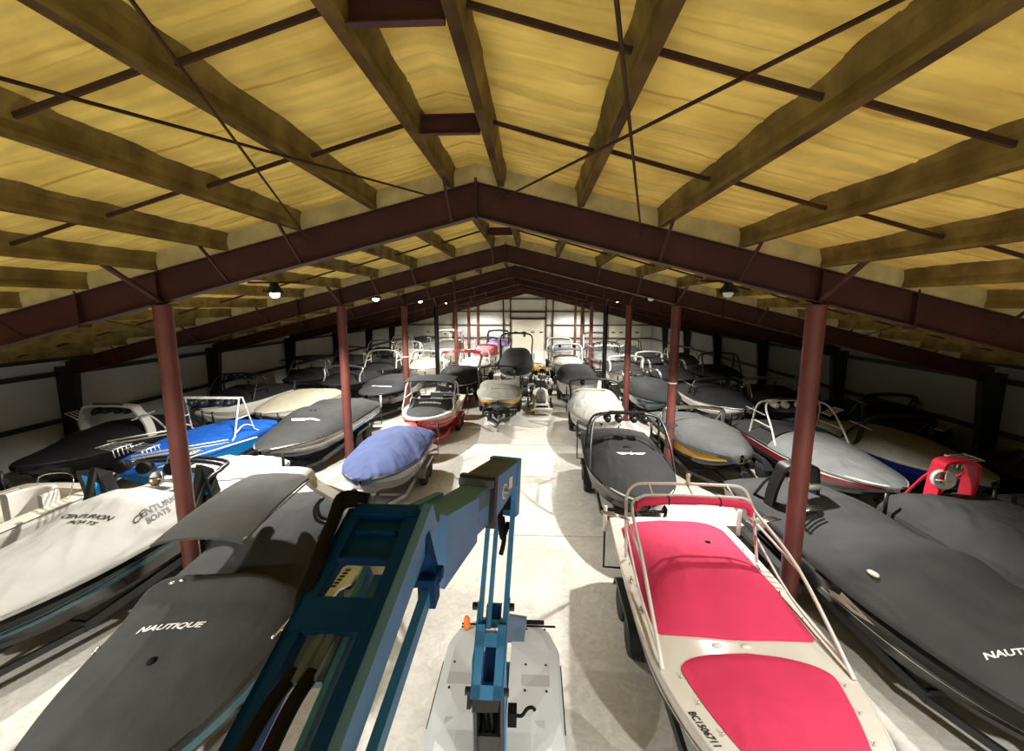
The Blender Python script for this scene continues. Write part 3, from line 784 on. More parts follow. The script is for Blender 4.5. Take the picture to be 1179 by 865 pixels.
WING = [[(-2.7, .45), (-.42, .32), (-.5, -.05), (-1.0, -.30), (-1.9, -.42), (-2.35, -.05)], [(-.36, .3), (-.1, .32), (0, .75), (.1, .32), (.36, .3), (.4, -.2), (0, -.45), (-.4, -.2)], [(2.7, .45), (2.35, -.05), (1.9, -.42), (1.0, -.30), (.5, -.05), (.42, .32)]]
BADGE = [[(-3.2, .5), (-2.6, -.5), (-1.4, -.5), (-1.1, -.1), (-.2, -.1), (0, .1), (0, .5)], [(.1, .5), (.1, .12), (.3, -.1), (3.0, -.1), (3.3, .3), (2.2, .5), (1.6, .75), (.9, .75), (.7, .5)], [(-.9, -.22), (-1.1, -.5), (.2, -.5), (.4, -.22)]]
BARLOGO = [[(-3, .5), (-3.1, -.3), (-2.4, -.3), (-2.3, .5)], [(-2.2, .5), (-2.3, -.3), (-1.5, -.3), (-1.4, .5)], [(-1.3, .5), (-1.4, -.3), (-.4, -.3), (-.3, .5)], [(-.2, .5), (-.3, -.3), (.6, -.3), (.7, .5)], [(.8, .5), (.7, -.3), (1.6, -.3), (1.7, .5)], [(1.8, .5), (1.7, -.3), (2.9, -.3), (3.1, .5)]]
# ------------------------------------------------------------------ the boats, lane by lane
K = [(0, .02), (.12, .10), (.30, .20), (.37, .46), (.43, .50), (.50, .40), (.62, .46), (.85, .32), (.97, .26), (1, .18)]     # screen under a tight canvas
LOW = [(0, .02), (.15, .12), (.40, .25), (.60, .34), (.85, .25), (1, .08)]
TENT = [(0, .02), (.2, .14), (.33, .30), (.38, .46), (.46, .44), (.6, .52), (.8, .36), (.95, .28), (1, .18)]
HIGH = [(0, .05), (.12, .3), (.3, .62), (.42, .95), (.7, 1.0), (.92, .8), (1, .6)]

# red boat, nearest on the right of the aisle
q = Boat('white boat with two red canvas covers and a white tube tower, right of the lift', (2.72, 2.95), (2.85, 9.3), 2.5, 1.36, hull=('black', 'white', 'white'), rail='white',
         lod=1.4, seed=1, poles='post', short='white boat with two red canvas covers', trailer='tblack', blunt=.62, sharp=2.2)
q.deck('white')
q.panel(.10, .375, .24, [(.1, .0), (.14, .05), (.24, .09), (.35, .06), (.375, 0)], 'c_red', 'bow_cover', .05, .06, .006)
q.panel(.415, .935, .17, [(.41, .0), (.43, .06), (.50, .26), (.565, .42), (.59, .40), (.68, .32), (.85, .24), (.92, .16), (.935, .02)], 'c_red', 'cockpit_cover', .02, .02, .010, 4.2)
q.stripe(.03, .99, .66, .70, -1, 'black'); q.stripe(.03, .99, .66, .70, 1, 'black')
q.stripe(.05, .99, .72, .735, -1, 'red', 'hull_pinstripe')
for x in (-.32, .05): q.knob(.397, x, .07, 'white', 'latch', .5)
q.knob(.74, .3, .05, 'plast', 'vent', .8)
for t in (.14, .19, .25, .31, .43, .5, .6, .7, .8):
    for sd in (-1, 1): q.knob(t, sd * (q.w(t) - (.19 if t < .37 else .13)), .013, 'chrome', 'snap')
q.cleat(.10, -.88, .9, 'plast'); q.cleat(.5, -.94, 1.55, 'chrome'); q.cleat(.62, -.94, 1.55, 'chrome'); q.cleat(.155, .86, -1.0, 'chrome')
# registration along the left bow
v, f, ln = text_polys('BC1506711'); bb = MB(); h = .085
pts = []
for px, py in v:
    t = .203 - (px * h * .95) / q.L * .86; w = q.w(t); inn = .075 - .02 + py * h
    x = -(w - inn); p = (x, q.y(t), q.zdeck(t, x) + .008); pts.append(p)
bb.add(pts, f); bb.build('registration', 'inkb', q.e, False, q.off)
# tower: tall double tubes with the rolled canvas under the top bar
w = 1.14; z0 = 1.40; b = MB(); yb0, yb1, yt_ = q.y(.33), q.y(.73), q.y(.775)
def bent(ya, yt2, zt, wt, r, ym=None):
    b.tube([(-w, ya, z0), (-w * .99, ya + (yt2 - ya) * .5, z0 + (zt - z0) * .55), (-wt * 1.06, yt2 - .04, zt - .24), (-wt * .93, yt2, zt - .04), (-wt * .6, yt2 + .02, zt), (wt * .6, yt2 + .02, zt), (wt * .93, yt2, zt - .04), (wt * 1.06, yt2 - .04, zt - .24), (w * .99, ya + (yt2 - ya) * .5, z0 + (zt - z0) * .55), (w, ya, z0)], r, 10, 0, 5)
bent(yb0, yt_ - .22, 2.56, 1.0, .027); bent(yb1, yt_ + .12, 2.64, 1.04, .027)
for sd in (-1, 1):
    b.tube([(sd * w * .99, q.y(.53), z0 + .62), (sd * w * .99, yt_ - .02, z0 + .68)], .02, 8)
    b.tube([(sd * w, yb0 + .1, z0 + .06), (sd * w * .995, q.y(.56), z0 + .1), (sd * w * .99, yb1 + .13, z0 + .45)], .02, 8, 0, 4)
for x in (-.7, .0, .7): b.tube([(x, yt_ - .2, 2.56), (x, yt_ + .14, 2.64)], .018, 6)
tw = b.build('tower', 'mwhite', q.e, True, q.off)
b = MB(); q2 = [(-.98, -.24, 2.30), (-.9, -.28, 2.44), (-.55, -.3, 2.5), (0, -.3, 2.52), (.55, -.3, 2.5), (.9, -.28, 2.44), (.98, -.24, 2.26)]
b.tube([(x, yt_ + y_, z_) for x, y_, z_ in q2], [.05, .062, .072, .066, .074, .066, .072, .066, .06, .05], 12, 0, 6)
rb = b.build('rolled_bimini', 'c_red', tw, True, q.off)
b = MB()
for x in (-.45, .42): b.tube([(x + .0, yt_ - .3 + .08 * math.cos(a * PI / 5), 2.51 + .08 * math.sin(a * PI / 5)) for a in range(11)], .008, 5)
b.build('strap', 'inkb', rb, True, q.off)
b = MB(); b.lathe([(.035, 0), (.04, .06), (.03, .14), (.045, .15), (.04, .2)], (.0, yt_ + .12, 2.65), n=12); b.build('all_round_light', 'mwhite', tw, True, q.off)
for sd in (-1, 1):
    b = MB()
    for j in range(4): b.tube([(sd * 1.1, yt_ - .2 + j * .1, 2.08 - j * .03), (sd * 1.55, yt_ - .16 + j * .1, 2.16 - j * .03)], .015, 6)
    b.tube([(sd * 1.1, yt_ - .22, 2.08), (sd * 1.1, yt_ + .12, 1.98)], .018, 6); b.build('board_rack', 'chrome', tw, True, q.off)

# charcoal boat, nearest left of the boom lift
q = Boat('long charcoal covered boat with white lettering, nearest on the left of the lift', (-4.32, 2.9), (-5.15, 10.1), 2.5, 1.36, hull=('black', 'teal', 'black'), rail='mblack', lod=1.5, seed=2,
         short='long charcoal covered boat left of the boom lift', blunt=.5, poles=None)
q.cover([(0, .03), (.1, .14), (.26, .27), (.37, .42), (.405, .64), (.418, .62), (.445, .27), (.52, .28), (.62, .40), (.74, .50), (.86, .38), (.97, .22), (1, .08)], 'c_grey', .16, p=((0, 2.2), (.3, 2.7), (.40, 4.2), (.46, 4.0), (.6, 2.6), (1, 2.6)), wr=.012, sw=.012)
q.letter('NAUTIQUE', .305, -.16, .105, 'ink', .02, 1.35, .35); q.knob(.235, -.05, .05, 'plast', 'vent', 1.3); q.knob(.395, -.55, .05, 'chrome', 'light', .6); q.knob(.397, -.42, .05, 'chrome', 'light', .6)
q.cleat(.335, .965, 1.4, 'chrome', .42); q.cleat(.30, -.97, 1.8, 'chrome')
tw = q.tower(.73, 'plate', 'mwhite', 1.30, .03, -.05, .44, None, ['mwhite'], ('c_mid', -2.6, -.2, .03))
b = MB(); x, y, z = .98, q.y(.70), 2.05
for k in range(2): b.tube([(x - .10, y - .1 + k * .16, z + .2), (x - .25, y - .16 + k * .16, z + .02), (x - .2, y - .18 + k * .16, z - .22), (x + .02, y - .16 + k * .16, z - .25), (x + .06, y - .1 + k * .16, z)], .035, 8, 0, 4)
b.build('board_clamp', 'mblack', tw, True, q.off)

# white canvas boat behind the column on the left
q = Boat('white canvas covered boat with black double lettering, by the nearest left column', (-8.62, 4.3), (-8.45, 12.5), 2.5, 1.38, .45, wide=True, hull=('black', 'black', 'black'), rail='mblack', lod=2.0, seed=3, short='white canvas covered boat by the nearest left column', blunt=.5)
q.cover([(0, .04), (.12, .16), (.3, .3), (.40, .46), (.47, .66), (.55, .60), (.64, .34), (.75, .30), (.9, .30), (1, .12)], 'c_white', .15, p=((0, 2.), (.35, 2.4), (.5, 2.6), (1, 2.8)), wr=.026, fold=.05)
q.letter('CENTURION', .412, .0, .11, 'inkb', .02, 1.2, .3); q.letter('BOATS', .392, .08, .09, 'inkb', .02, 1.5, .3)
q.letter('CENTURION', .50, .84, .12, 'inkb', PI / 2 - .05, 1.35, .3); q.letter('BOATS', .475, .97, .10, 'inkb', PI / 2 - .05, 1.3, .3)
q.stripe(.1, .62, .50, .56, 1, 'teal', v2=.72, v3=.86); q.stripe(.1, .6, .62, .64, 1, 'teal', v2=.88, v3=.9); q.stripe(.60, .8, .55, .90, 1, 'blue'); q.stripe(.78, 1.0, .30, .95, 1, 'blue', v2=.5, v3=.95)
tw = q.tower(.57, 'folded', 'mblack', 1.2, .045, 0, .8)
def rackset(tw, q, x, y, z, s, col):
    b = MB()
    for j in range(5): b.tube([(x, y + j * .11, z), (x + s * .04, y + j * .11, z + .17), (x + s * .5, y + j * .11 + .06, z + .2)], .014, 6)
    b.tube([(x + s * .06, y - .02, z + .17), (x + s * .06, y + .5, z + .17)], .022, 6); b.tube([(x + s * .5, y + .04, z + .2), (x + s * .5, y + .54, z + .2)], .016, 6)
    b.build('board_rack', col, tw, True, q.off)
rackset(tw, q, -1.15, q.y(.63), 2.42, -1, 'galv'); rackset(tw, q, .25, q.y(.61), 2.35, 1, 'galv'); rackset(tw, q, -.35, q.y(.62), 2.44, -1, 'galv')
b = MB()
for (x0, y0, z0_, x1, y1, z1) in ((-1.9, q.y(.70), 2.62, -.3, q.y(.76), 2.85), (-1.9, q.y(.70), 2.54, -.3, q.y(.76), 2.77), (-.5, q.y(.60), 2.55, 1.2, q.y(.70), 2.72), (-.5, q.y(.60), 2.48, 1.2, q.y(.70), 2.65), (.1, q.y(.6), 2.3, 1.25, q.y(.82), 2.5)):
    b.tube([(x0, y0, z0_), (x1, y1, z1)], .02, 7)
b.build('tower_bar', 'mwhite', tw, True, q.off)
for x, y, s in ((-1.05, q.y(.56), 1), (1.12, q.y(.60), -1)):
    b = MB(); b.prism([(y - .35, 1.60), (y + .45, 1.62), (y + .3, 2.20), (y - .05, 2.42)], x - .06, x + .06, 'x'); b.prism([(x - .30, 1.62), (x + .22, 1.62), (x + .05, 2.35), (x - .45, 2.3)], y - .02, y + .03, 'y'); g = b.build('side_pod', 'mblack', tw, False, q.off)
    b = MB(); b.prism([(y - .12, 1.66), (y + .22, 1.7), (y + .05, 2.0), (y - .1, 2.1)], x + (.05 if s > 0 else -.07) - .14 * (s < 0) * 0, x + (.07 if s > 0 else -.05), 'x'); b.prism([(x - .14, 1.68), (x + .12, 1.72), (x - .05, 2.2), (x - .30, 2.22)], y - .045, y - .02, 'y'); b.build('cyan_panel', 'cyan', g, False, q.off)
for x in (-.75, -.2, .45):
    b = MB(); b.lathe([(.09, -.2), (.13, -.15), (.14, .1), (.12, .12), (0, .08)], (x, q.y(.6), 2.3), (.25, -1, .15), 14); b.build('speaker', 'plast', tw, True, q.off)
b = MB(); b.lathe([(.16, 0), (.19, .02), (.16, .05), (.14, .02)], (.05, q.y(.60), 2.05), (0, -1, .3), 18); b.tube([(-.12, q.y(.6) - .03, 2.05), (.2, q.y(.6) - .03, 2.05)], .02, 6); b.build('fan_light', 'chrome', tw, True, q.off)

# open white boat at the left edge
q = Boat('open white boat with moulded seats and rails, at the left edge of the photo', (-11.9, 5.0), (-11.95, 10.4), 2.4, 1.40, hull=('white', 'white', 'white'), rail='white', lod=1.1, seed=4, short='open white boat at the left edge', lid=False)
q.deck('cream', (.50, .93, .26), 'cream', .5)
b = MB()
for (x, t, rx, ry, h) in ((-.28, .60, .62, .62, .36), (.52, .74, .50, .72, .30)):
    pts = []
    for k in range(15):
        a = PI * (-.05 + 1.1 * k / 14); pts.append((x + rx * math.cos(a), q.y(t) + ry * math.sin(a) * .8, q.zg(t) + .02))
    rows = [[(p[0], p[1], p[2] - .35) for p in pts], [(p[0], p[1], p[2] + h - .06) for p in pts], [(x + (p[0] - x) * .97, q.y(t) + (p[1] - q.y(t)) * .97, p[2] + h) for p in pts], [(x + (p[0] - x) * .74, q.y(t) + (p[1] - q.y(t)) * .74, p[2] + h) for p in pts], [(x + (p[0] - x) * .70, q.y(t) + (p[1] - q.y(t)) * .7, p[2] + h - .06) for p in pts], [(x + (p[0] - x) * .70, q.y(t) + (p[1] - q.y(t)) * .7, p[2] - .35) for p in pts]]
    b.grid(rows)
b.build('wraparound_seat', 'cushion', q.e, True, q.off)
b = MB(); b.tube([(.1, q.y(.86), 1.45), (.15, q.y(.86), 1.85), (.5, q.y(.9), 1.88), (1.0, q.y(.86), 1.85), (1.05, q.y(.82), 1.42)], .014, 7, 0, 4); b.build('grab_rail', 'chrome', q.e, True, q.off)
b = MB(); b.tube([(-.55, q.y(.58), 1.4), (-.55, q.y(.58), 2.15)], .022, 7); b.build('pole', 'mwhite', q.e, True, q.off)

# ---- left side, outer lanes
q = Boat('dark grey covered boat against the left wall, nearest the camera there', (-14.9, 4.6), (-15.0, 10.6), 2.4, 1.4, hull=('black',) * 3, lod=.8, seed=5, short='dark grey covered boat against the left wall'); q.cover(TENT, 'c_coal')
q = Boat('black covered boat with a white cast tower, against the left wall', (-14.4, 11.2), (-14.5, 17.2), 2.4, 1.35, hull=('black',) * 3, lod=.9, seed=6, short='black covered boat with a white cast tower'); q.cover(TENT, 'c_black')
q.tower(.55, 'plate', 'mwhite', 1.15, .03, -.2, .7, 'mwhite', ['mblack', 1, 1, 1], None, 'mblack')
q = Boat('white-hulled boat under black canvas against the left wall, wheel-shaped tower above', (-14.4, 17.9), (-14.4, 24.0), 2.4, 1.45, hull=('white', 'white', 'white'), rail='white', lod=.9, seed=7, short='white-hulled boat under black canvas by the left wall'); q.cover(TENT, 'c_black', .05)
q.tower(.5, 'hoop', 'mblack', 1.15, .035, .1, .75, None, ['mblack', 1, 1], None)
q = Boat('boat with a long folded black bimini, fourth along the left wall', (-14.2, 24.8), (-14.2, 30.6), 2.4, 1.5, hull=('black',) * 3, lod=.7, seed=8, short='boat with the long folded black bimini'); q.cover(K, 'c_black'); q.tower(.5, 'hoop', 'chrome', 1.1, .03, 0, .75, None, None, ('c_black', -1.9, .8, .1))
q = Boat('bright blue covered boat with a white A-frame tower, left side', (-11.15, 11.0), (-11.2, 16.85), 2.4, 1.4, hull=('blue', 'blue', 'blue'), lod=1., seed=9, short='bright blue covered boat with a white A-frame tower'); q.cover([(0, .02), (.2, .12), (.45, .3), (.7, .25), (1, .08)], 'c_royal', .2, wr=.015)
q.tower(.62, 'aframe', 'mwhite', 1.32, .028, 0, .9, None, ['mblack', 1, 1], None)
q = Boat('beige covered boat beyond the bright blue one', (-11.25, 17.5), (-11.25, 22.9), 2.4, 1.42, hull=('black', 'white', 'white'), rail='white', lod=.9, seed=10, short='beige covered boat'); q.cover([(0, .02), (.2, .14), (.5, .36), (.8, .34), (1, .2)], 'c_beige', .12, wr=.012); q.letter('A', .05, 0, .001) if False else None
q = Boat('black boat with a pale-trimmed windscreen arch, behind the beige cover', (-11.2, 23.5), (-11.2, 28.8), 2.4, 1.5, hull=('black',) * 3, lod=.8, seed=11, short='black boat with a pale-trimmed arch'); q.cover(K, 'c_black'); q.tower(.36, 'single', 'galv', .85, .03, .25, .85)
q = Boat('black covered boat with a white board tower, left of the third column', (-11.0, 29.2), (-11.0, 35.2), 2.4, 1.5, hull=('black',) * 3, lod=.7, seed=12, short='black covered boat with a white board tower'); q.cover(TENT, 'c_black'); q.tower(.48, 'hoop', 'mwhite', 1.2, .05, 0, .75, 'mwhite', ['mblack', 1], None)
q = Boat('grey covered boat with a white leaping emblem, second row left of the aisle', (-8.45, 12.95), (-8.5, 20.7), 2.5, 1.36, hull=('black', 'grey', 'white'), rail='white', lod=1.1, poles='post', tongue=.25, seed=13, short='grey covered boat with a white leaping emblem')
q.cover([(0, .03), (.12, .14), (.3, .32), (.4, .55), (.5, .62), (.62, .5), (.72, .56), (.9, .36), (1, .12)], 'c_grey', .14, wr=.016); q.emblem(BADGE, .335, .1, .17); q.knob(.44, -.05, .05, 'plast', 'vent'); q.knob(.44, .12, .05, 'plast', 'vent')
q.stripe(.1, .98, .60, .66, 1, 'white'); q.stripe(.5, 1, .3, .58, 1, 'blue')
q = Boat('charcoal covered boat with a thin white line of lettering, left of the second column', (-8.2, 21.2), (-8.2, 28.0), 2.5, 1.45, hull=('black',) * 3, lod=.9, seed=14, short='charcoal covered boat with a thin white line'); q.cover(K, 'c_coal'); q.emblem(BARLOGO, .28, .1, .17)
q = Boat('white boat with a beige cover, beyond the thin-lettered charcoal one', (-8.1, 30.2), (-8.1, 36.2), 2.45, 1.5, hull=('white',) * 3, rail='white', lod=.7, seed=15, short='white boat with a beige cover'); q.cover([(0, .03), (.3, .2), (.45, .55), (.8, .4), (1, .2)], 'c_beige', .02); q.tower(.5, 'hoop', 'mwhite', 1.05, .06, 0, .75, 'mwhite', ['mblack', 1], None)
q = Boat('tall white cabin boat far down the left of the aisle', (-7.9, 38.2), (-7.9, 45), 2.5, 1.9, hull=('white',) * 3, rail='white', lod=.7, seed=16, short='tall white cabin boat'); q.cover([(0, .05), (.3, .3), (.4, .9), (.8, .8), (1, .5)], 'c_white', .02); q.tower(.5, 'hoop', 'mwhite', 1.7, .06, 0, .8, None, None, ('c_white', -1, .9, .05))
for i, (y0, lab, col, hc, tc) in enumerate(((31.2, 'grey covered boat with a black tower, fifth along the left wall', 'c_coal', 'black', 'mblack'), (38, 'black covered boat with a chrome tower, sixth along the left wall', 'c_black', 'black', 'chrome'), (45, 'white boat with a white tower, seventh along the left wall', 'c_white', 'white', 'mwhite'), (52, 'grey covered boat in the far left corner', 'c_grey', 'white', 'mwhite'))):
    q = Boat(lab, (-14.2, y0), (-14.2, y0 + 6), 2.4, 1.6, hull=(hc,) * 3, rail='white', lod=.5, seed=20 + i, short=lab); q.cover(TENT, col); q.tower(.5, 'hoop', tc, 1.15, .045, 0, .75)
for i, (y0, lab, col, hc, tc) in enumerate(((36.2, 'white boat with circular tower racks, left of the white cabin boat', 'c_white', 'white', 'mwhite'), (43, 'silver covered boat with a black tower, far left of the aisle', 'c_silver', 'white', 'mblack'), (50, 'white boat with a canopy near the left garage door', 'c_white', 'white', 'mwhite'))):
    q = Boat(lab, (-11.1, y0), (-11.1, y0 + 6), 2.4, 1.6, hull=(hc,) * 3, rail='white', lod=.5, seed=30 + i, short=lab); q.cover(TENT, col, .03); q.tower(.5, 'hoop', tc, 1.2, .05, 0, .75, tc, ['mblack', 1], ('c_white', -.8, .6, .05) if i == 2 else None)

# ---- lane left of the aisle
q = Boat('denim blue canvas covered boat on a tandem trailer, left of the aisle', (-4.5, 10.9), (-4.72, 15.9), 2.25, 1.30, .58, hull=('grey', 'grey', 'grey'), rail='galv', lod=1.2, seed=40, short='denim blue canvas covered boat', trailer='galv', poles='mblack')
q.cover([(0, .02), (.1, .12), (.28, .30), (.33, .34), (.42, .28), (.6, .44), (.75, .40), (.93, .34), (1, .22)], 'c_denim', .16, wr=.03, fold=.05, p=((0, 2.), (.3, 2.6), (1, 2.4)))
q = Boat('red and white open wakeboard boat with a black bimini, left of the aisle', (-4.6, 16.9), (-4.7, 22.9), 2.35, 1.36, hull=('red', 'red', 'white'), rail='white', lod=1.1, seed=41, short='red and white open wakeboard boat', trailer='red', lid=False)
q.deck('white', (.44, .95, .2), 'vinyl', .6)
q.panel(.05, .285, .15, [(.05, 0), (.1, .03), (.28, .06), (.285, .0)], 'c_grey', 'bow_cover', .09, .02)
q.panel(.295, .44, .17, [(.295, 0), (.31, .1), (.42, .34), (.44, .36)], 'c_grey', 'dash_cover', 0, 0)
q.emblem(BARLOGO, .375, .05, .16); q.windscreen(.43, .4, .3, .14, 'mwhite'); q.seats(((.62, -.55, .55, .6, .45), (.62, .55, .55, .6, .45), (.9, 0, 1.5, .5, .3)), 'vinyl')
q.tower(.52, 'hoop', 'mwhite', 1.22, .03, -.05, .82, None, ['mwhite', 1], ('c_coal', -1.0, .75, .06), None, 1.3); q.stripe(.03, .98, .56, .60, 1, 'white'); q.stripe(.03, .98, .40, .43, 1, 'white')
q = Boat('boat under a boxy black cover, brown bimini above, behind the red wakeboard boat', (-4.6, 24.0), (-4.65, 29.8), 2.4, 1.45, hull=('black', 'white', 'white'), rail='white', lod=.9, seed=42, short='boxy black cover behind the red wakeboard boat'); q.cover([(0, .3), (.06, .75), (.3, .95), (.6, .8), (1, .5)], 'c_black', .5, wr=.02)
q.tower(.8, 'hoop', 'mwhite', 1.6, .035, 0, .9, None, None, ('brown', -.9, .7, .02)) if False else q.tower(.8, 'hoop', 'mwhite', 1.55, .035, 0, .9, None, None, ('maroon', -.9, .7, .02))
q = Boat('white boat behind the boxy black cover, left of the aisle', (-4.5, 31.0), (-4.5, 37), 2.4, 1.6, hull=('white',) * 3, rail='white', lod=.7, seed=43, short='white boat behind the boxy black cover'); q.cover(LOW, 'c_white', .03); q.tower(.5, 'hoop', 'mwhite', 1.0, .04, 0, .75)
q = Boat('white boat with a faded red cover, far left of the aisle', (-4.4, 38.2), (-4.4, 44), 2.4, 1.75, hull=('white',) * 3, rail='white', lod=.7, seed=44, short='white boat with a faded red cover'); q.cover([(0, .1), (.2, .5), (.5, .7), (1, .4)], 'c_pink', .3); q.tower(.5, 'hoop', 'mwhite', 1.25, .05, 0, .75, None, None, ('c_black', -.5, .5, .02))
q = Boat('boat under a purple and white cover, beyond the faded red one', (-3.9, 45.2), (-3.9, 51), 2.4, 1.9, hull=('white',) * 3, rail='white', lod=.5, seed=45, short='purple and white cover beyond the faded red one'); q.cover(TENT, 'c_purple', .3); q.tower(.5, 'hoop', 'mblack', 1.4, .06, 0, .8, None, None, ('c_black', -.5, .5, .02))
q = Boat('yellow boat with olive grey cover and thin black tower, at the end of the aisle', (-1.72, 20.9), (-2.05, 27.2), 2.4, 1.36, hull=('yellow', 'yellow', 'olive') if False else ('black', 'yellow', 'white'), rail='white', lod=1.1, seed=46, short='yellow boat at the end of the open aisle', blunt=.5)
q.cover([(0, .03), (.15, .1), (.34, .26), (.40, .42), (.55, .3), (.8, .26), (1, .1)], 'c_olive', .10, wr=.01); q.emblem([[(-3, .12), (3, .12), (2.9, -.12), (-2.9, -.12)]], .33, 0, .14, 'inkb')
q.tower(.5, 'single', 'mblack', 1.25, .022, .15, .85)
q = Boat('tall boat under a black cover with a black arch, behind the yellow boat', (-1.35, 30.0), (-1.4, 37), 2.5, 1.7, hull=('white', 'black', 'black'), rail='mblack', lod=.9, seed=47, short='tall boat under a black cover behind the yellow boat'); q.cover(HIGH, 'c_coal', .6, wr=.02)
q.tower(.55, 'hoop', 'mblack', 2.15, .05, 0, .85, None, ['mwhite', 1], None, 'mblack')

# ---- lane right of the aisle
q = Boat('black covered boat with double-hoop black tower and winged emblem, right of the aisle', (2.62, 9.75), (2.88, 16.2), 2.4, 1.36, hull=('black', 'black', 'black'), rail='white', lod=1.3, seed=50, short='black covered boat with the double-hoop tower')
q.cover([(0, .03), (.12, .12), (.3, .26), (.42, .42), (.46, .46), (.5, .36), (.62, .5), (.75, .44), (.9, .3), (1, .1)], 'c_coal', .10, wr=.013, p=((0, 2.), (.3, 2.7), (.45, 4), (.6, 2.4), (1, 2.6))); q.emblem(WING, .40, .02, .15, 'ink'); q.knob(.5, 0, .12, 'plast', 'vent')
q.tower(.55, 'hoop', 'mblack', 1.32, .034, .0, .74, 'mblack', ['mblack', 1, 1], None, 'mblack', 1.55)
q = Boat('white canvas covered boat with a black arch, third along the right of the aisle', (2.58, 16.9), (3.0, 23.4), 2.4, 1.36, hull=('white', 'grey', 'white'), rail='white', lod=1.1, seed=51, short='white canvas covered boat with a black arch'); q.cover([(0, .03), (.2, .16), (.45, .42), (.52, .36), (.7, .5), (.9, .4), (1, .1)], 'c_white', .18, wr=.025, fold=.03)
q.tower(.68, 'single', 'mblack', 1.05, .03, .0, .85, None, ['plast', 1], None)
q = Boat('white boat with a boxy grey cover, beyond the white canvas boat', (2.55, 24.3), (2.7, 30.6), 2.45, 1.45, hull=('white',) * 3, rail='white', lod=.9, seed=52, short='white boat with a boxy grey cover'); q.cover([(0, .02), (.12, .1), (.28, .22), (.36, .72), (.5, .85), (.56, .7), (.8, .75), (1, .4)], 'c_coal', -.02, t0=.0, wr=.012)
q = Boat('white boat with a white tower and grey canopy, far along the right of the aisle', (2.5, 32.2), (2.5, 38.2), 2.45, 1.6, hull=('white',) * 3, rail='white', lod=.7, seed=53, short='white boat with a white tower and grey canopy'); q.cover(K, 'c_white', .02); q.tower(.5, 'hoop', 'mwhite', 1.35, .05, 0, .8, 'mblack', ['mblack', 1], ('c_mid', -.7, .6, -.4))
q = Boat('silver covered boat far along the right of the aisle', (2.3, 40), (2.3, 46), 2.45, 1.7, hull=('white',) * 3, rail='white', lod=.5, seed=54, short='silver covered boat far right of the aisle'); q.cover(TENT, 'c_silver', .05); q.tower(.5, 'hoop', 'mwhite', 1.2, .05, 0, .8)
# ---- outer right lanes
q = Boat('long charcoal covered boat with a glossy black hull, right of the red covered boat', (6.5, 3.6), (6.28, 11.7), 2.6, 1.32, .45, wide=True, hull=('black', 'black', 'black'), rail='mblack', lod=1.5, seed=60, short='long charcoal covered boat with a glossy black hull', blunt=.5, poles=None)
q.cover([(0, .03), (.1, .14), (.28, .3), (.38, .44), (.44, .58), (.5, .50), (.6, .42), (.72, .52), (.88, .36), (1, .1)], 'c_grey', .15, p=((0, 2.2), (.3, 2.7), (.44, 4.), (.55, 2.5), (1, 2.6)), wr=.014)
q.letter('NAUTIQUE', .215, -.36, .11, 'ink', -.02, 1.35, .3); q.knob(.41, -.98, .07, 'white', 'fuel_cap', 1.5)
q.on_side([[(.355, .70), (.40, .80), (.435, .84), (.44, .74), (.46, .70)], [(.355, .70), (.46, .70), (.475, .66), (.47, .58), (.41, .60)]], -1, 'cream', 'side_emblem'); q.stripe(.1, .5, .55, .57, -1, 'chrome')
tw = q.tower(.77, 'plate', 'mblack', 1.15, .03, -.2, .7, None, None, None, None, wf=.36, dx=-.62)
b = MB(); x = -1.12; y = q.y(.72)
for j in range(4): b.tube([(x + .05 - .0 * j, y - .75 + j * .09, 1.86), (x + .5, y - .68 + j * .09, 1.90)], .022, 6)
b.tube([(x + .08, y - .8, 1.84), (x + .08, y - .4, 1.84)], .02, 6); b.build('board_rack', 'chrome', tw, True, q.off)
b = MB(); b.lathe([(.16, -.1), (.2, -.04), (.2, .06), (.17, .1), (.0, .06)], (x + .35, y - .1, 2.2), (-.3, -1, .2), 16)
for k in range(5): b.tube([(x + .35 + .2 * math.cos(k * 1.25), y - .18, 2.2 + .2 * math.sin(k * 1.25)), (x + .3, y - .3, 2.2), ], .016, 6)
b.box((x + .6, y - .1, 2.12), (.4, .14, .1)); b.build('speaker_pod', 'mwhite', tw, True, q.off)
b = MB(); b.tube([(x + .1, y - .3, 1.85), (x + .02, y - .35, 1.6), (x + .4, y - .5, 1.62), (x + .45, y - .1, 2.1)], .03, 8); b.tube([(x + .1, y - .3, 2.1), (x + .0, y - .45, 1.9), (x + .3, y - .5, 1.75)], .03, 8); b.build('folding_arm', 'mblack', tw, True, q.off)
q = Boat('mid grey covered boat with a yellow hull, right of the second right column', (6.1, 13.0), (5.95, 19.3), 2.45, 1.34, hull=('black', 'yellow', 'yellow'), rail='mblack', lod=1.1, poles=None, seed=61, short='mid grey covered boat with a yellow hull'); q.cover([(0, .1), (.06, .24), (.2, .36), (.38, .5), (.5, .54), (.56, .4), (.7, .36), (1, .1)], 'c_mid', .18, p=((0, 3.4), (.3, 3.4), (1, 2.6)), wr=.008)
q.tower(.66, 'single', 'chrome', .75, .035, -.3, .8, None, None, None)
q = Boat('charcoal covered boat with shiny tower parts, third out from the right columns', (6.3, 20.6), (6.2, 27), 2.35, 1.4, hull=('black', 'teal', 'white'), rail='mblack', lod=.9, seed=62, short='charcoal covered boat with shiny tower parts'); q.cover([(0, .1), (.1, .3), (.3, .5), (.5, .62), (.8, .5), (1, .2)], 'c_coal', .18); q.tower(.8, 'folded', 'chrome', 1, .03, 0, .8, None, ['chrome', 1])
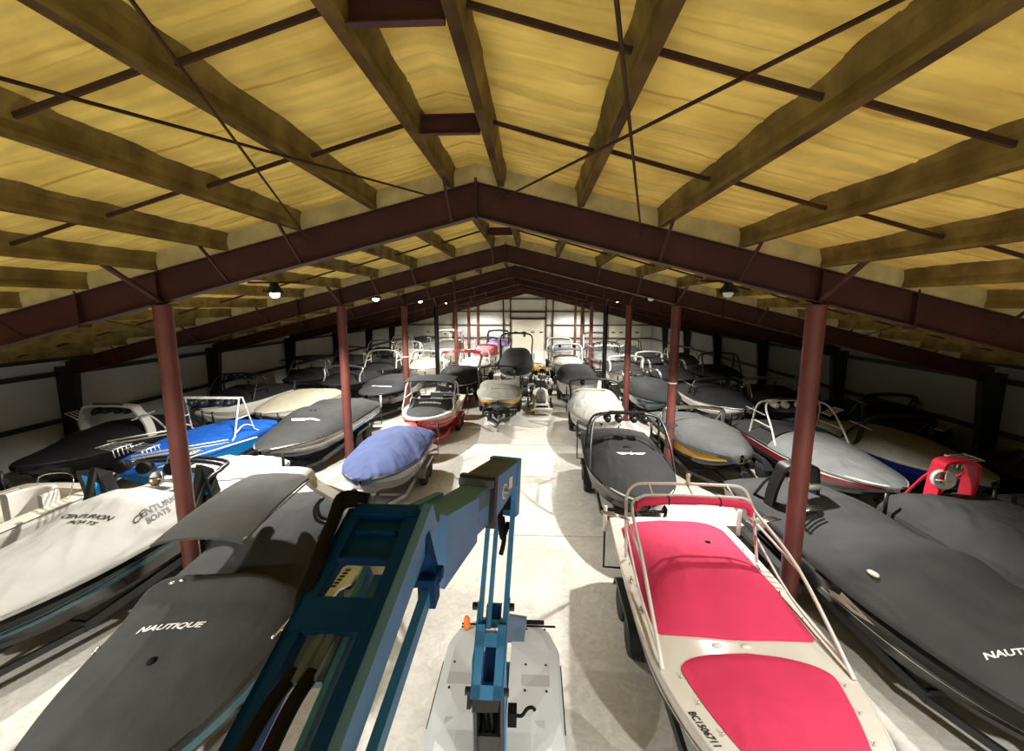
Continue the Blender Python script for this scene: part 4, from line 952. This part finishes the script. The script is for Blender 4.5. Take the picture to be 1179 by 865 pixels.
q = Boat('grey covered boat with a curved white arch, behind the shiny-towered boat', (6.2, 28.2), (6.2, 34), 2.4, 1.5, hull=('white',) * 3, rail='white', lod=.7, seed=63, short='grey covered boat with a curved white arch'); q.cover(K, 'c_coal', .05); q.tower(.4, 'single', 'mwhite', 1., .035, .2, .85)
q = Boat('silver covered boat with a black hoop tower, far right by the columns', (6.0, 35.2), (6.0, 41.2), 2.4, 1.6, hull=('white', 'maroon', 'white'), rail='white', lod=.7, seed=64, short='silver covered boat with a black hoop tower'); q.cover(K, 'c_silver', .05); q.tower(.5, 'hoop', 'mblack', 1.3, .055, 0, .78, 'mwhite', ['mblack', 1], ('c_white', -.6, .5, -.3))
q = Boat('white boat with a white arch near the right garage door', (6.0, 42.6), (6.0, 49), 2.4, 1.7, hull=('white',) * 3, rail='white', lod=.5, seed=65, short='white boat near the right garage door'); q.cover(TENT, 'c_grey', .05); q.tower(.5, 'hoop', 'mwhite', 1.5, .06, 0, .8, None, None, ('c_black', -.6, .6, .05))
q = Boat('dark grey rumpled cover on the boat at the right edge, beside the glossy black hull', (9.2, 4.3), (9.2, 10.3), 2.5, 1.34, hull=('black',) * 3, lod=1.2, seed=66, short='dark grey rumpled cover at the right edge'); q.cover([(0, .03), (.2, .2), (.4, .4), (.6, .56), (.8, .5), (.95, .42), (1, .3)], 'c_grey', .2, wr=.03, fold=.07)
tw = q.tower(.965, 'plate', 'mred', 1.18, .03, -.1, .78, None, None, None, None, wf=.33, dx=.12)
rackset(tw, q, .25, q.y(.95), 2.3, 1, 'mwhite')
b = MB(); b.lathe([(.15, -.08), (.22, -.02), (.22, .06), (.18, .1), (.16, .04), (.0, .02)], (-.22, q.y(.93), 2.12), (-.3, -1, .1), 18)
for k in range(4): b.tube([(-.22 + .2 * math.cos(k * 1.57), q.y(.93) - .06, 2.12 + .2 * math.sin(k * 1.57)), (-.26, q.y(.93) - .12, 2.12)], .018, 6)
b.build('speaker_pod', 'mwhite', tw, True, q.off)
q = Boat('black boat with a white double tower and silver bow cover, maroon and white stripes', (9.0, 10.9), (8.95, 17.9), 2.45, 1.36, hull=('black', 'maroon', 'white'), rail='white', lod=1.2, seed=67, short='black boat with the white double tower')
q.cover([(0, .03), (.15, .16), (.38, .36), (.55, .46)], 'c_silver', .14, t0=0, t1=.55, name='bow_cover', cap=False, p=((0, 2), (.5, 3.2))); q.cover([(.55, .46), (.62, .5), (.8, .36), (1, .1)], 'c_coal', .14, t0=.55, t1=1, name='cockpit_cover')
q.tower(.66, 'hoop', 'mwhite', 1.28, .032, .2, .78, 'mwhite', ['mwhite', 1, 1], None, 'mblack', 1.3)
q = Boat('black covered boat with a white nose stripe, fourth lane right of the aisle', (8.9, 19.0), (8.9, 25.2), 2.45, 1.45, hull=('black', 'white', 'white'), rail='white', lod=.9, seed=68, short='black covered boat with a white nose stripe'); q.cover(TENT, 'c_black', .02); q.tower(.5, 'single', 'mblack', .9, .03, 0, .8, 'chrome')
q = Boat('black covered boat with a folded silver tower, behind the white nose stripe', (8.9, 26.4), (8.9, 32.4), 2.45, 1.5, hull=('black',) * 3, lod=.7, seed=69, short='black covered boat behind the white nose stripe'); q.cover(TENT, 'c_black'); q.tower(.6, 'folded', 'galv', 1, .03, 0, .8)
q = Boat('charcoal covered boat with a white shell seat, further down the fourth lane', (8.9, 33.5), (8.9, 39.5), 2.45, 1.6, hull=('white', 'black', 'black'), lod=.7, seed=70, short='charcoal covered boat with a white shell seat'); q.cover(TENT, 'c_coal'); q.tower(.3, 'single', 'mwhite', .7, .05, 0, .7)
q = Boat('grey covered boat with a dark tower, far end of the fourth lane', (9.0, 41), (9.0, 47), 2.45, 1.6, hull=('white',) * 3, lod=.5, seed=71, short='grey covered boat at the far end of the fourth lane'); q.cover(TENT, 'c_grey'); q.tower(.5, 'hoop', 'mblack', 1.1, .04, 0, .8)
q = Boat('smooth grey pointed cover on the boat behind the red tower, right edge', (11.85, 4.3), (11.85, 10.7), 2.5, 1.34, hull=('black',) * 3, lod=1., seed=72, short='smooth grey pointed cover behind the red tower'); q.cover(TENT, 'c_grey', .15, wr=.02)
for t in (.5, .8): q.knob(t, -.5, .12, 'white', 'vent', 1.8)
q = Boat('pale grey covered boat with a dark blue hull, right of the white double tower', (11.7, 11.5), (11.8, 17.9), 2.4, 1.36, hull=('navy', 'navy', 'navy'), rail='white', lod=1., seed=73, short='pale grey covered boat with a dark blue hull'); q.cover([(0, .03), (.2, .2), (.45, .4), (.7, .36), (1, .1)], 'c_olive', .16, wr=.012); q.emblem([[(-1.6, .9), (1.2, .9), (1.2, .75), (-1.6, .75)], [(-1.6, -.9), (1.2, -.9), (1.2, -.75), (-1.6, -.75)], [(1.2, .9), (1.6, .5), (1.6, -.5), (1.2, -.9), (1.2, -.75), (1.45, -.45), (1.45, .45), (1.2, .75)]], .36, -.7, .16, 'inkb')
q.tower(.55, 'single', 'mblack', 1.0, .04, -.4, .78, 'chrome')
q = Boat('black covered boat with a thin silver board arm, fifth lane right of the aisle', (11.75, 19.1), (11.75, 25.2), 2.45, 1.45, hull=('black',) * 3, lod=.8, seed=74, short='black covered boat with a thin silver board arm'); q.cover(TENT, 'c_black'); q.tower(.5, 'folded', 'galv', 1, .035, 0, .8, 'galv')
q = Boat('black covered boat with a black hoop tower against the pale wall panel, right', (11.8, 26.4), (11.8, 32.4), 2.45, 1.6, hull=('black',) * 3, lod=.8, seed=75, short='black covered boat against the pale wall panel'); q.cover(TENT, 'c_black'); q.tower(.5, 'hoop', 'mblack', 1.3, .05, 0, .8)
q = Boat('black covered boat at the far end of the fifth lane on the right', (11.8, 34), (11.8, 40), 2.45, 1.6, hull=('black',) * 3, lod=.5, seed=76, short='black covered boat at the far end of the fifth lane'); q.cover(TENT, 'c_black'); q.tower(.5, 'hoop', 'mwhite', 1., .04, 0, .8)
q = Boat('black covered boat with a black tower along the right wall, nearest there', (14.4, 8.2), (14.4, 14), 2.25, 1.36, hull=('black',) * 3, lod=.9, seed=77, short='black covered boat along the right wall'); q.cover(TENT, 'c_coal', .15, wr=.02); q.tower(.7, 'single', 'mblack', .9, .04, 0, .8, 'chrome')
q = Boat('black covered boat along the right wall, second there', (14.4, 15.9), (14.4, 21.4), 2.25, 1.4, hull=('black',) * 3, lod=.7, seed=78, short='black covered boat second along the right wall'); q.cover(TENT, 'c_black'); q.tower(.5, 'single', 'mblack', .9, .04, 0, .8, 'galv')
# ------------------------------------------------------------------ the boom lift the photograph is taken from
lb = mat('lift blue paint', (.035, .22, .48), .38, 0, .15, 3); lbd = mat('lift dark teal paint', (.001, .042, .17), .6, 0, .2, 3, None, 0, 1, .12); lbs = mat('lift pale blue paint', (.10, .25, .52), .5, 0, .15, 3, None, 0, 1, .3)
lg = mat('lift grey plastic', (.49, .53, .57), .45, 0, .1, 2); lgd = mat('lift grey sticker', (.36, .38, .39), .5); pit = mat('worn grey steel', (.12, .165, .24), .7, 0, .3, 5, None, 0, 1, .2)
t = thing('boom_lift', 'blue articulating boom lift with a grey base, reaching up from the aisle', 'lift', (-.42, 4.9, 0))
O = (-.42, 4.9, 0)
def lp(bb, nm, m, par=None, sm=False, ang=45): return bb.build(nm, m, par or t, sm, O if True else (0, 0, 0), ang)
# chassis and wheels
b = MB(); b.box((-.42, 4.9, .45), (1.0, 2.2, .3)); b.box((-.42, 4.9, .66), (.8, .8, .12)); lp(b, 'chassis', lb)
for sx in (-1, 1):
    for sy in (-1, 1):
        b = MB(); b.lathe([(.18, -.11), (.29, -.12), (.33, -.08), (.33, .08), (.29, .12), (.18, .11)], (-.42 + sx * .62, 4.9 + sy * .85, .33), (1, 0, 0), 22); wh = lp(b, 'wheel', 'rubber', None, True)
        b = MB(); b.lathe([(.18, 0), (.16, .02), (.06, .04), (.0, .05)], (-.42 + sx * .72, 4.9 + sy * .85, .33), (sx, 0, 0), 16); lp(b, 'rim', lb, wh, True)
# turntable covers: rounded grey mouldings either side of the mast
def cowl(sd):
    b = MB(); xi, xo = -.42 + sd * .13, -.42 + sd * .80
    def ring(z, ins, y0, y1):
        pts = [(xi, y0 + ins), (xi + sd * .28, y0 + ins), (xo - sd * (.12 + ins), y0 + ins + .18), (xo - sd * ins, y0 + .48 + ins), (xo - sd * ins, y1 - .45 - ins), (xo - sd * (.10 + ins), y1 - .18 - ins), (xo - sd * (.30 + ins), y1 - ins), (xi, y1 - ins)]
        return [(p[0], p[1], z) for p in pts]
    rows = [ring(.72, .04, 3.75, 6.15), ring(.8, .0, 3.75, 6.15), ring(1.02, .0, 3.8, 6.15), ring(1.2, .05, 3.95, 6.12), ring(1.27, .16, 4.3, 6.08)]
    b.grid(rows, closed=True, flip=sd < 0)
    b.add(rows[-1], [tuple(range(8)) if sd > 0 else tuple(range(7, -1, -1))]); b.add(rows[0], [tuple(range(7, -1, -1)) if sd > 0 else tuple(range(8))])
    c = lp(b, 'turntable_cover', lg)
    b = MB(); xm = (xi + xo) / 2
    b.box((xm, 4.95, 1.273), (.34, .17, .006)); lp(b, 'sticker', lgd, c)
    b = MB(); b.box((xm - sd * .05, 4.28, 1.20), (.30, .3, .008), Matrix.Rotation(R(20), 3, 'X')); lp(b, 'sticker', lgd, c)
    b = MB()
    for dx in (-.13, .13):
        for yy in (4.8, 5.85, 5.2): b.lathe([(.014, 0), (.014, .012)], (xm + dx, yy, 1.268), n=8)
    lp(b, 'screw', 'plast', c)
    b = MB(); b.tube([(xo + sd * .004, 4.5, 1.0), (xo + sd * .004, 5.0, 1.01), (xo + sd * .004, 5.5, 1.0)], .012, 6); lp(b, 'edge_trim', 'plast', c)
cowl(-1); cowl(1)
b = MB(); b.lathe([(.05, 0), (.05, .05), (.045, .06), (.045, .14), (.03, .17)], (-.95, 5.85, 1.27), n=14); lp(b, 'beacon', 'orange', None, True)
b = MB(); b.box((-.86, 5.9, 1.285), (.34, .02, .02)); b.box((.12, 5.9, 1.285), (.42, .02, .02)); b.tube([(-.1, 5.7, 1.5), (.16, 5.7, 1.5)], .03, 8); lp(b, 'cover_latch', 'plast')
b = MB(); b.prism([(-.36, 1.25), (-.12, 1.25), (-.08, 1.62), (-.36, 1.66)], 5.60, 5.66, 'y'); lp(b, 'counter_plate', pit)
b = MB(); b.box((-.20, 4.0, 1.75), (.09, .13, .16)); b.tube([(-.16, 3.95, 1.8), (-.1, 3.95, 1.8), (-.05, 3.95, 1.88), (.0, 3.95, 1.9), (.03, 3.95, 1.87)], .018, 7, 0, 3); lp(b, 'control_lever', 'plast')
# mast rising from the turntable
b = MB()
for x in (-.55, -.29): b.box((x, 4.02, 1.75), (.03, .5, 1.5))
b.box((-.42, 4.2, 1.6), (.24, .04, 1.3)); b.box((-.42, 3.82, 1.35), (.24, .04, .7)); mast = lp(b, 'mast', 'tblack')
b = MB()
for x in (-.575, -.265): b.box((x, 3.92, 1.75), (.014, .16, 1.5))
lp(b, 'mast_side', lb, mast)
b = MB(); b.tube([(-.45, 4.05, .9), (-.45, 3.9, 1.8), (-.44, 3.6, 2.4)], .018, 6); b.tube([(-.39, 4.05, .9), (-.39, 3.9, 1.7), (-.4, 3.6, 2.4)], .018, 6); lp(b, 'mast_hose', 'plast', mast)
b = MB(); b.bar((-.42, 4.1, 2.28), (-.36, 3.02, 2.88), .2, .16); b.bar((-.50, 4.1, 2.1), (-.50, 3.1, 2.78), .03, .1); b.bar((-.33, 4.1, 2.1), (-.28, 3.1, 2.78), .03, .1); lp(b, 'lower_arm', 'tblack')
# riser arms: slotted front frame and two pairs of links up to the elbow
A0 = Vector((-.35, 3.05, 2.9)); A1 = Vector((-.27, 3.72, 4.32)); dv = (A1 - A0).normalized(); sx = Vector((1, 0, 0)); nn = sx.cross(dv).normalized()
def rp(u, w, d=0): return A0 + dv * u + sx * w + nn * d
Lr = (A1 - A0).length
b = MB()
def rbar(u0, u1, w0, w1, d0, d1):
    vs = [rp(u, w, d) for u in (u0, u1) for w in (w0, w1) for d in (d0, d1)]
    b.add(vs, [(0, 1, 3, 2), (4, 6, 7, 5), (0, 4, 5, 1), (2, 3, 7, 6), (0, 2, 6, 4), (1, 5, 7, 3)])
for w0, w1 in ((-.125, -.05), (.05, .125)): rbar(-.02, .5, w0, w1, -.03, .05)
rbar(-.02, .08, -.125, .125, -.03, .05); rbar(.34, .44, -.125, .125, -.03, .05); rbar(.46, .52, -.11, .11, -.1, -.02)
for w in (-.125, .115): rbar(-.02, .66, w, w + .012, -.2, .05)
fr = lp(b, 'riser_frame', lb)
b = MB(); rbar(.06, .36, -.045, .045, -.12, -.05); rbar(.5, .62, -.06, .06, -.16, -.05); lp(b, 'riser_cylinder', lbd, fr)
for w0, w1, nm in ((-.118, -.082, 'riser_link'), (.082, .125, 'riser_link'), (-.045, -.01, 'riser_rod')):
    b = MB(); rbar(.46, Lr + .12, w0, w1, -.05, .02); lp(b, nm, lb)
for u in (.02, .62):
    for w in (-.15, .15):
        b = MB(); b.lathe([(.022, -.02), (.03, -.02), (.03, .02), (.022, .02)], rp(u, w, 0), (1, 0, 0), 10); lp(b, 'pivot_pin', 'tblack', None, True)
b = MB(); b.tube([rp(Lr - .25, .02, .02), rp(Lr - .42, .05, .06), rp(Lr - .55, .03, .03)], .02, 7, 0, 3); b.tube([rp(Lr + .05, 0, -.05), rp(Lr - .2, 0, .05), rp(Lr - .42, .03, .02), rp(Lr - .3, .07, -.05)], .022, 7, 0, 4); b.box(rp(Lr - .08, .0, -.02), (.16, .12, .2)); lp(b, 'elbow_hose', 'plast', None, True)
# main boom from the elbow back towards the basket
E1 = Vector((-.26, 3.72, 4.38)); E2 = Vector((-.59, 2.38, 4.60)); dd = (E2 - E1).normalized(); ss = Vector((0, 0, 1)).cross(dd).normalized(); uu = dd.cross(ss)
def bp(u, w, h): return E1 + dd * u + ss * w + uu * h
def bbox(bb, u0, u1, w0, w1, h0, h1, h2=None, h3=None, mi=0):
    h2 = h0 if h2 is None else h2; h3 = h1 if h3 is None else h3
    vs = [bp(u0, w0, h0), bp(u0, w1, h0), bp(u0, w1, h1), bp(u0, w0, h1), bp(u1, w0, h2), bp(u1, w1, h2), bp(u1, w1, h3), bp(u1, w0, h3)]
    bb.add(vs, [(0, 1, 2, 3), (7, 6, 5, 4), (0, 4, 5, 1), (1, 5, 6, 2), (2, 6, 7, 3), (3, 7, 4, 0)], mi)
Lb = (E2 - E1).length
b = MB(); bbox(b, -.05, .62, -.12, .12, -.02, .17, -.17, .15); bm = lp(b, 'boom_section', lbs)
b = MB(); bbox(b, -.05, .62, -.115, .115, .172, .18, .152, .16); lp(b, 'boom_top_plate', pit, bm)
b = MB(); bbox(b, -.08, .02, -.13, .13, -.3, .19); lp(b, 'elbow_bracket', lb, bm)
b = MB(); bbox(b, .60, .66, -.14, .14, -.20, .17); lp(b, 'boom_collar', 'tblack', bm)
b = MB(); bbox(b, .64, .70, -.13, .13, .10, .15); lp(b, 'collar_wear_strip', pit, bm)
b = MB(); bbox(b, .64, Lb + .1, -.10, .10, -.17, .10, -.19, .10); ext = lp(b, 'boom_extension', lbs)
b = MB(); bbox(b, .66, 1.0, .100, .104, -.02, .09); lp(b, 'bare_patch', pit, ext)
b = MB()
sgn = 1 if (bp(0, .12, 0) - Vector((0, 0, 5.875))).length < (bp(0, -.12, 0) - Vector((0, 0, 5.875))).length else -1
b2 = MB(); cpt = bp(.36, sgn * .122, .0); b2.lathe([(.062, 0), (.062, .003)], cpt, ss * sgn, 22); dc = lp(b2, 'round_decal', 'ink', bm)
b2 = MB(); b2.lathe([(.05, .003), (.05, .005), (.042, .005), (.042, .003)], cpt, ss * sgn, 22); b2.box(bp(.36, sgn * .126, .0), (.05, .05, .02)); lp(b2, 'decal_ring', lgd, dc)
b2 = MB(); bbox(b2, .16, .24, sgn * .120, sgn * .124, -.01, .08); lp(b2, 'square_decal', 'ink', bm)
for u, h in ((.98, -.05), (1.22, .04), (1.14, .05)):
    b = MB(); b.lathe([(.03, -.02), (.035, 0), (.035, .02), (.02, .03)], bp(u, sgn * .105, h), ss * sgn, 14); lp(b, 'pivot_bolt', 'tblack', ext, True)
# jib end: flared cheek plates
b = MB()
bbox(b, Lb - .38, Lb + .1, -.15, -.10, -.17, .12, -.26, .14); bbox(b, Lb - .38, Lb + .1, .10, .15, -.17, .12, -.26, .14); lp(b, 'jib_knuckle', lbs)
# jib: open channel of two side plates with cross plates and hoses running to the basket
J0 = Vector((-.68, 1.95, 4.92)); J1 = Vector((-.895, .57, 4.13)); jd = (J1 - J0).normalized(); js = Vector((1, 0, 0)); ju = js.cross(jd).normalized()
if ju.z < 0: ju = -ju
Lj = (J1 - J0).length
JU = [(-.2, -.2), (0, 0), (.28, .235), (.52, .40), (.80, .53), (1.0, .70), (1.3, 1.2), (1.7, 1.6)]
def jp(u, w, h): return J0 + jd * (lerp(JU, u) if u > -.2 else u) + js * (w * .93) + ju * h
def jb(bb, u0, u1, w0, w1, h0, h1):
    vs = [jp(u, w, h) for u in (u0, u1) for w in (w0, w1) for h in (h0, h1)]
    bb.add(vs, [(0, 1, 3, 2), (4, 6, 7, 5), (0, 4, 5, 1), (2, 3, 7, 6), (0, 2, 6, 4), (1, 5, 7, 3)])
b = MB(); jb(b, -.02, 1.69, -.21, -.14, -.1, .0); jb(b, -.02, 1.69, -.21, -.185, -.22, .0); jl = lp(b, 'jib_side_plate', lbd)
b = MB(); jb(b, -.02, 1.69, .10, .16, -.1, .0); lp(b, 'jib_side_plate', lbd)
b = MB(); jb(b, -.06, 1.69, .16, .205, -.16, -.005); jr = lp(b, 'jib_outer_plate', lbs)
b = MB(); jb(b, -.04, .28, -.14, .10, -.05, -.03); jb(b, -.04, .02, -.18, .14, -.12, .01); lp(b, 'jib_end_plate', lbd)
b = MB(); jb(b, .11, .125, -.12, .08, -.03, .0); jb(b, .27, .285, -.14, .10, -.05, .005); lp(b, 'jib_rib', lbd)
b = MB(); jb(b, .52, .80, -.19, .14, -.07, .005); lp(b, 'jib_cross_plate', lbd)
b = MB(); jb(b, .28, .52, -.03, .0, -.16, -.06); jb(b, .30, .5, .02, .09, -.2, -.1); lp(b, 'jib_cylinder_mount', lb)
b = MB(); vs = [(.26, -.07), (.30, -.03), (.40, -.05), (.44, -.09), (.56, -.12), (.56, -.15), (.42, -.13), (.30, -.12)]
b.add([jp(u, w, -.05) for u, w in vs] + [jp(u, w, -.065) for u, w in vs], [tuple(range(8)), tuple(range(15, 7, -1))] + [(i, (i + 1) % 8, 8 + (i + 1) % 8, 8 + i) for i in range(8)]); dcl = lp(b, 'white_decal_plate', mat('white decal', (.82, .87, .95), .5))
b = MB()
for j in range(6): 
    u = .31 + j * .021; b.add([jp(u, -.075 - j * .006, -.048), jp(u + .014, -.079 - j * .006, -.048), jp(u + .014, -.102 - j * .006, -.048), jp(u, -.098 - j * .006, -.048)], [(0, 1, 2, 3)])
lp(b, 'decal_print', 'inkb', dcl)
b = MB(); jb(b, .78, 1.69, .03, .055, -.10, -.04); lp(b, 'jib_inner_bar', lb)
b = MB(); jb(b, .78, 1.69, .062, .085, -.14, -.10); lp(b, 'jib_rod', 'cream')
b = MB(); jb(b, .79, .98, -.12, .02, -.11, -.04); b.tube([jp(.8, -.06, -.04), jp(1.0, -.07, -.02)], .022, 8); b.tube([jp(.8, -.02, -.04), jp(.99, -.02, -.03)], .022, 8); b.tube([jp(.83, .01, -.03), jp(.9, .03, .02), jp(.98, .0, -.02)], .008, 6, 0, 3); lp(b, 'hose_manifold', pit)
for x0, x1, x2 in ((-.09, -.11, -.13), (-.02, -.03, -.03)):
    b = MB(); b.tube([jp(.95, x0, -.03), jp(1.05, x1, .0), jp(1.2, x2, .0), jp(1.69, x2 - .01, -.03)], .026, 10, 0, 5); lp(b, 'hydraulic_hose', 'plast', None, True)
b = MB(); b.tube([jp(-.05, -.17, .02), jp(-.02, -.24, .03), jp(.1, -.24, .02), jp(.3, -.215, .02), jp(.5, -.22, -.03), jp(.6, -.21, -.06)], .030, 10, 0, 5); lp(b, 'hydraulic_hose', 'plast', None, True)
b = MB(); b.tube([jp(-.06, -.12, .02), jp(-.05, -.24, .05), jp(.06, -.24, .04), jp(.28, -.2, .025), jp(.48, -.2, -.02)], .026, 10, 0, 5); lp(b, 'hydraulic_hose', 'plast', None, True)
# lower parallel link
P0 = Vector((-.49, 1.9, 4.56)); P1 = Vector((-.62, .9, 4.09))
b = MB(); b.bar(P0, P1, .04, .07); lp(b, 'parallel_link', lb)
b = MB(); b.box(P0 + Vector((0, .02, .0)), (.08, .1, .14)); b.lathe([(.03, -.06), (.03, .06)], P0 + Vector((.0, .06, .06)), (1, 0, 0), 12); b.bar(P0 + Vector((-.02, .05, 0)), P0 + Vector((-.08, .06, .28)), .05, .14); lp(b, 'link_bracket', lbd)
# basket rail that carries the jib behind the camera
b = MB()
b.box((-.88, .52, 4.06), (.4, .2, .1)); b.box((-.2, -.1, 3.75), (1.6, .8, .06)); b.bar((-.88, .5, 4.05), (-.85, .2, 3.75), .1, .1)
lp(b, 'basket_floor', 'tblack')

# ------------------------------------------------------------------ snowmobile and quads parked at the end of the aisle
def snowmobile(x, y, rz, label, body='white', seat='vinyl'):
    t = thing('snowmobile', label, 'snowmobile', (x, y, 0), rz); t.scale = (1.25, 1.1, 1.2)
    b = MB(); b.prism([(-1.45, .12), (-1.35, .0), (.1, .0), (.25, .12), (.1, .3), (-1.3, .34)], -.19, .19, 'x'); b.build('track', 'rubber', t)
    b = MB()
    pr = [(-.34, .18), (-.34, .42), (-.28, .52), (.28, .52), (.34, .42), (.34, .18), (.29, .18), (.29, .40), (.25, .46), (-.25, .46), (-.29, .40), (-.29, .18)]
    b.prism([(p[0], p[1]) for p in pr], -1.55, .2, 'y'); b.build('tunnel', body, t)
    b = MB(); b.tube([(-.42, -1.3, .28), (-.46, -1.62, .24), (-.3, -1.72, .34), (.3, -1.72, .34), (.46, -1.62, .24), (.42, -1.3, .28)], .035, 8, 0, 4); b.box((0, -1.6, .22), (.62, .03, .3)); b.build('rear_bumper', body, t, True)
    b = MB(); b.prism([(-.26, .30), (-.18, .46), (.18, .46), (.26, .30), (.0, .26)], -1.58, -1.55, 'y'); b.build('tail_panel', 'plast', t)
    b = MB(); rows = []
    for q in (0, .1, .3, .6, .85, 1):
        yy = -1.35 + 1.5 * q; h = lerp([(0, .62), (.1, .82), (.5, .76), (.85, .84), (1, .7)], q); w = lerp([(0, .16), (.3, .2), (1, .13)], q)
        rows.append([(-w, yy, .5), (-w * 1.05, yy, h - .08), (-w * .6, yy, h), (w * .6, yy, h), (w * 1.05, yy, h - .08), (w, yy, .5)])
    b.grid(rows); b.add(rows[0], [(0, 1, 2, 3, 4, 5)]); b.build('seat', seat, t, True)
    b = MB(); rows = []
    for q in (0, .15, .4, .7, 1):
        yy = .0 + 1.2 * q; h = lerp([(0, .95), (.15, 1.0), (.4, .88), (.7, .72), (1, .4)], q); w = lerp([(0, .25), (.15, .4), (.5, .42), (1, .2)], q)
        rows.append([(-w * .9, yy, .2), (-w, yy, .45), (-w * .8, yy, h - .1), (-w * .3, yy, h), (w * .3, yy, h), (w * .8, yy, h - .1), (w, yy, .45), (w * .9, yy, .2)])
    b.grid(rows); b.add(rows[0], [tuple(range(8))]); b.add(rows[-1], [tuple(range(7, -1, -1))]); b.build('hood', body, t, True, angle=50)
    b = MB(); b.prism([(.18, .98), (.28, .96), (.5, 1.28), (.46, 1.32)], -.24, .24, 'x'); b.build('windshield', 'glass', t)
    b = MB(); b.tube([(-.40, .0, 1.02), (-.2, .08, 1.1), (.2, .08, 1.1), (.4, .0, 1.02)], .022, 8, 0, 4); b.tube([(0, .1, .9), (0, .08, 1.1)], .03, 8); b.build('handlebar', 'mblack', t, True)
    for sd in (-1, 1):
        b = MB(); b.tube([(sd * .55, .1, .05), (sd * .55, 1.1, .05), (sd * .55, 1.35, .12), (sd * .55, 1.45, .26)], .05, 8, 0, 3, flat=.5); b.bar((sd * .2, .6, .4), (sd * .55, .65, .1), .05, .05); b.build('ski', 'mblack', t, True)
def quad(x, y, rz, label, body='white', tall=1., kind='quad_bike'):
    t = thing(kind, label, 'quad bike', (x, y, 0), rz)
    for sx in (-1, 1):
        for yy in (-.62, .62):
            b = MB(); b.lathe([(.12, -.12), (.24, -.13), (.30, -.08), (.30, .08), (.24, .13), (.12, .12)], (sx * .45, yy, .30), (1, 0, 0), 16)
            wh = b.build('wheel', 'rubber', t, True, angle=45); b = MB(); b.lathe([(.12, 0), (.05, .03), (0, .03)], (sx * .52, yy, .3), (sx, 0, 0), 12); b.build('rim', 'hub', wh, True)
            b = MB(); b.tube([(sx * .45, yy - .36, .5), (sx * .45, yy - .2, .66), (sx * .45, yy + .2, .66), (sx * .45, yy + .36, .5)], .13, 8, 0, 3, flat=.35); b.build('mudguard', body, t, True)
    b = MB(); b.box((0, 0, .42), (.4, 1.4, .2)); b.box((0, 0, .34), (.8, .06, .06)); b.box((0, .62, .34), (.8, .06, .06)); b.box((0, -.62, .34), (.8, .06, .06)); b.build('frame', 'tblack', t)
    b = MB(); rows = [[(-w, yy, .5), (-w, yy, h), (w, yy, h), (w, yy, .5)] for yy, w, h in ((-.55, .18, .78), (-.1, .16, .72), (.1, .14, .74))]
    b.grid(rows); b.add(rows[0], [(0, 1, 2, 3)]); b.add(rows[-1], [(3, 2, 1, 0)]); b.build('seat', 'vinyl', t)
    b = MB(); b.prism([(.1, .5), (.15, .82), (.4, .9), (.85, .66), (.95, .5)], -.17, .17, 'x'); b.build('fairing', body, t)
    b = MB(); b.tube([(-.4, .12, 1.05), (-.2, .22, 1.06), (.2, .22, 1.06), (.4, .12, 1.05)], .02, 8, 0, 3); b.tube([(0, .3, .8), (0, .22, 1.06)], .025, 8); b.build('handlebar', 'mblack', t, True)
    for yy in (-.75, .78):
        b = MB()
        for k in range(4): b.tube([(-.35 + .23 * k, yy - .2, .74), (-.35 + .23 * k, yy + .2, .74)], .012, 6)
        b.tube([(-.38, yy - .2, .74), (.38, yy - .2, .74)], .014, 6); b.tube([(-.38, yy + .2, .74), (.38, yy + .2, .74)], .014, 6); b.tube([(0, yy, .6), (0, yy, .74)], .02, 6)
        b.build('cargo_rack', 'chrome', t, True)
snowmobile(.36, 25.6, .03, 'white and black snowmobile seen from behind, at the end of the open aisle')
quad(-.6, 28.2, .05, 'black and white quad bike left behind the snowmobile', 'plast'); quad(.66, 30.3, -.1, 'white quad bike right behind the snowmobile', 'white')
quad(.62, 33.0, .1, 'white quad bike third in the cluster behind the snowmobile', 'white'); quad(.6, 35.6, .0, 'black quad bike at the back of the cluster behind the snowmobile', 'plast')
quad(.3, 38.4, 3.0, 'yellow quad bike before the far garage door', 'yellow')

# ------------------------------------------------------------------ lamps
for i, y in enumerate([Y1 + BAY * (k + .5) for k in range(-2, 7)]):
    w_ = ['behind the camera', 'above the camera, added as fill light', 'nearest the camera', 'second from the camera', 'third from the camera', 'fourth from the camera', 'fifth from the camera', 'sixth from the camera', 'nearest the far wall'][i]  # the lit pair above the camera is added to fill the foreground
    on_l = i not in (1,); on_r = i not in (1,)
    lamp(LAMPS_L, y, PL[i] > 0, PL[i], 'lit high-bay lamp on the left, ' + w_, CL[i], UP[i])
    lamp(LAMPS_R, y, PR[i] > 0, PR[i], 'high-bay lamp on the right, ' + w_, CR[i], UP[i], i in (2, 3))

# ------------------------------------------------------------------ camera, world, view
cam = bpy.data.cameras.new('camera'); co = bpy.data.objects.new('camera', cam); C.objects.link(co)
cam.sensor_width = 36; cam.sensor_fit = 'HORIZONTAL'; cam.lens = 517 / 1179 * 36; cam.clip_start = .05; cam.clip_end = 300
co.location = (0, 0, H_CAM); co.rotation_euler = (R(90 - 8.742), 0, R(2.900))
S.camera = co
w = bpy.data.worlds.new('world'); S.world = w; w.use_nodes = True
w.node_tree.nodes['Background'].inputs[0].default_value = (.02, .022, .025, 1); w.node_tree.nodes['Background'].inputs[1].default_value = .3
vs = S.view_settings; vs.view_transform = 'Standard'; vs.look = 'None'; vs.exposure = EXPO; vs.gamma = 1; vs.use_curve_mapping = False
S.cycles.max_bounces = 8; S.cycles.diffuse_bounces = 4; S.cycles.use_denoising = True; S.cycles.sample_clamp_indirect = 6
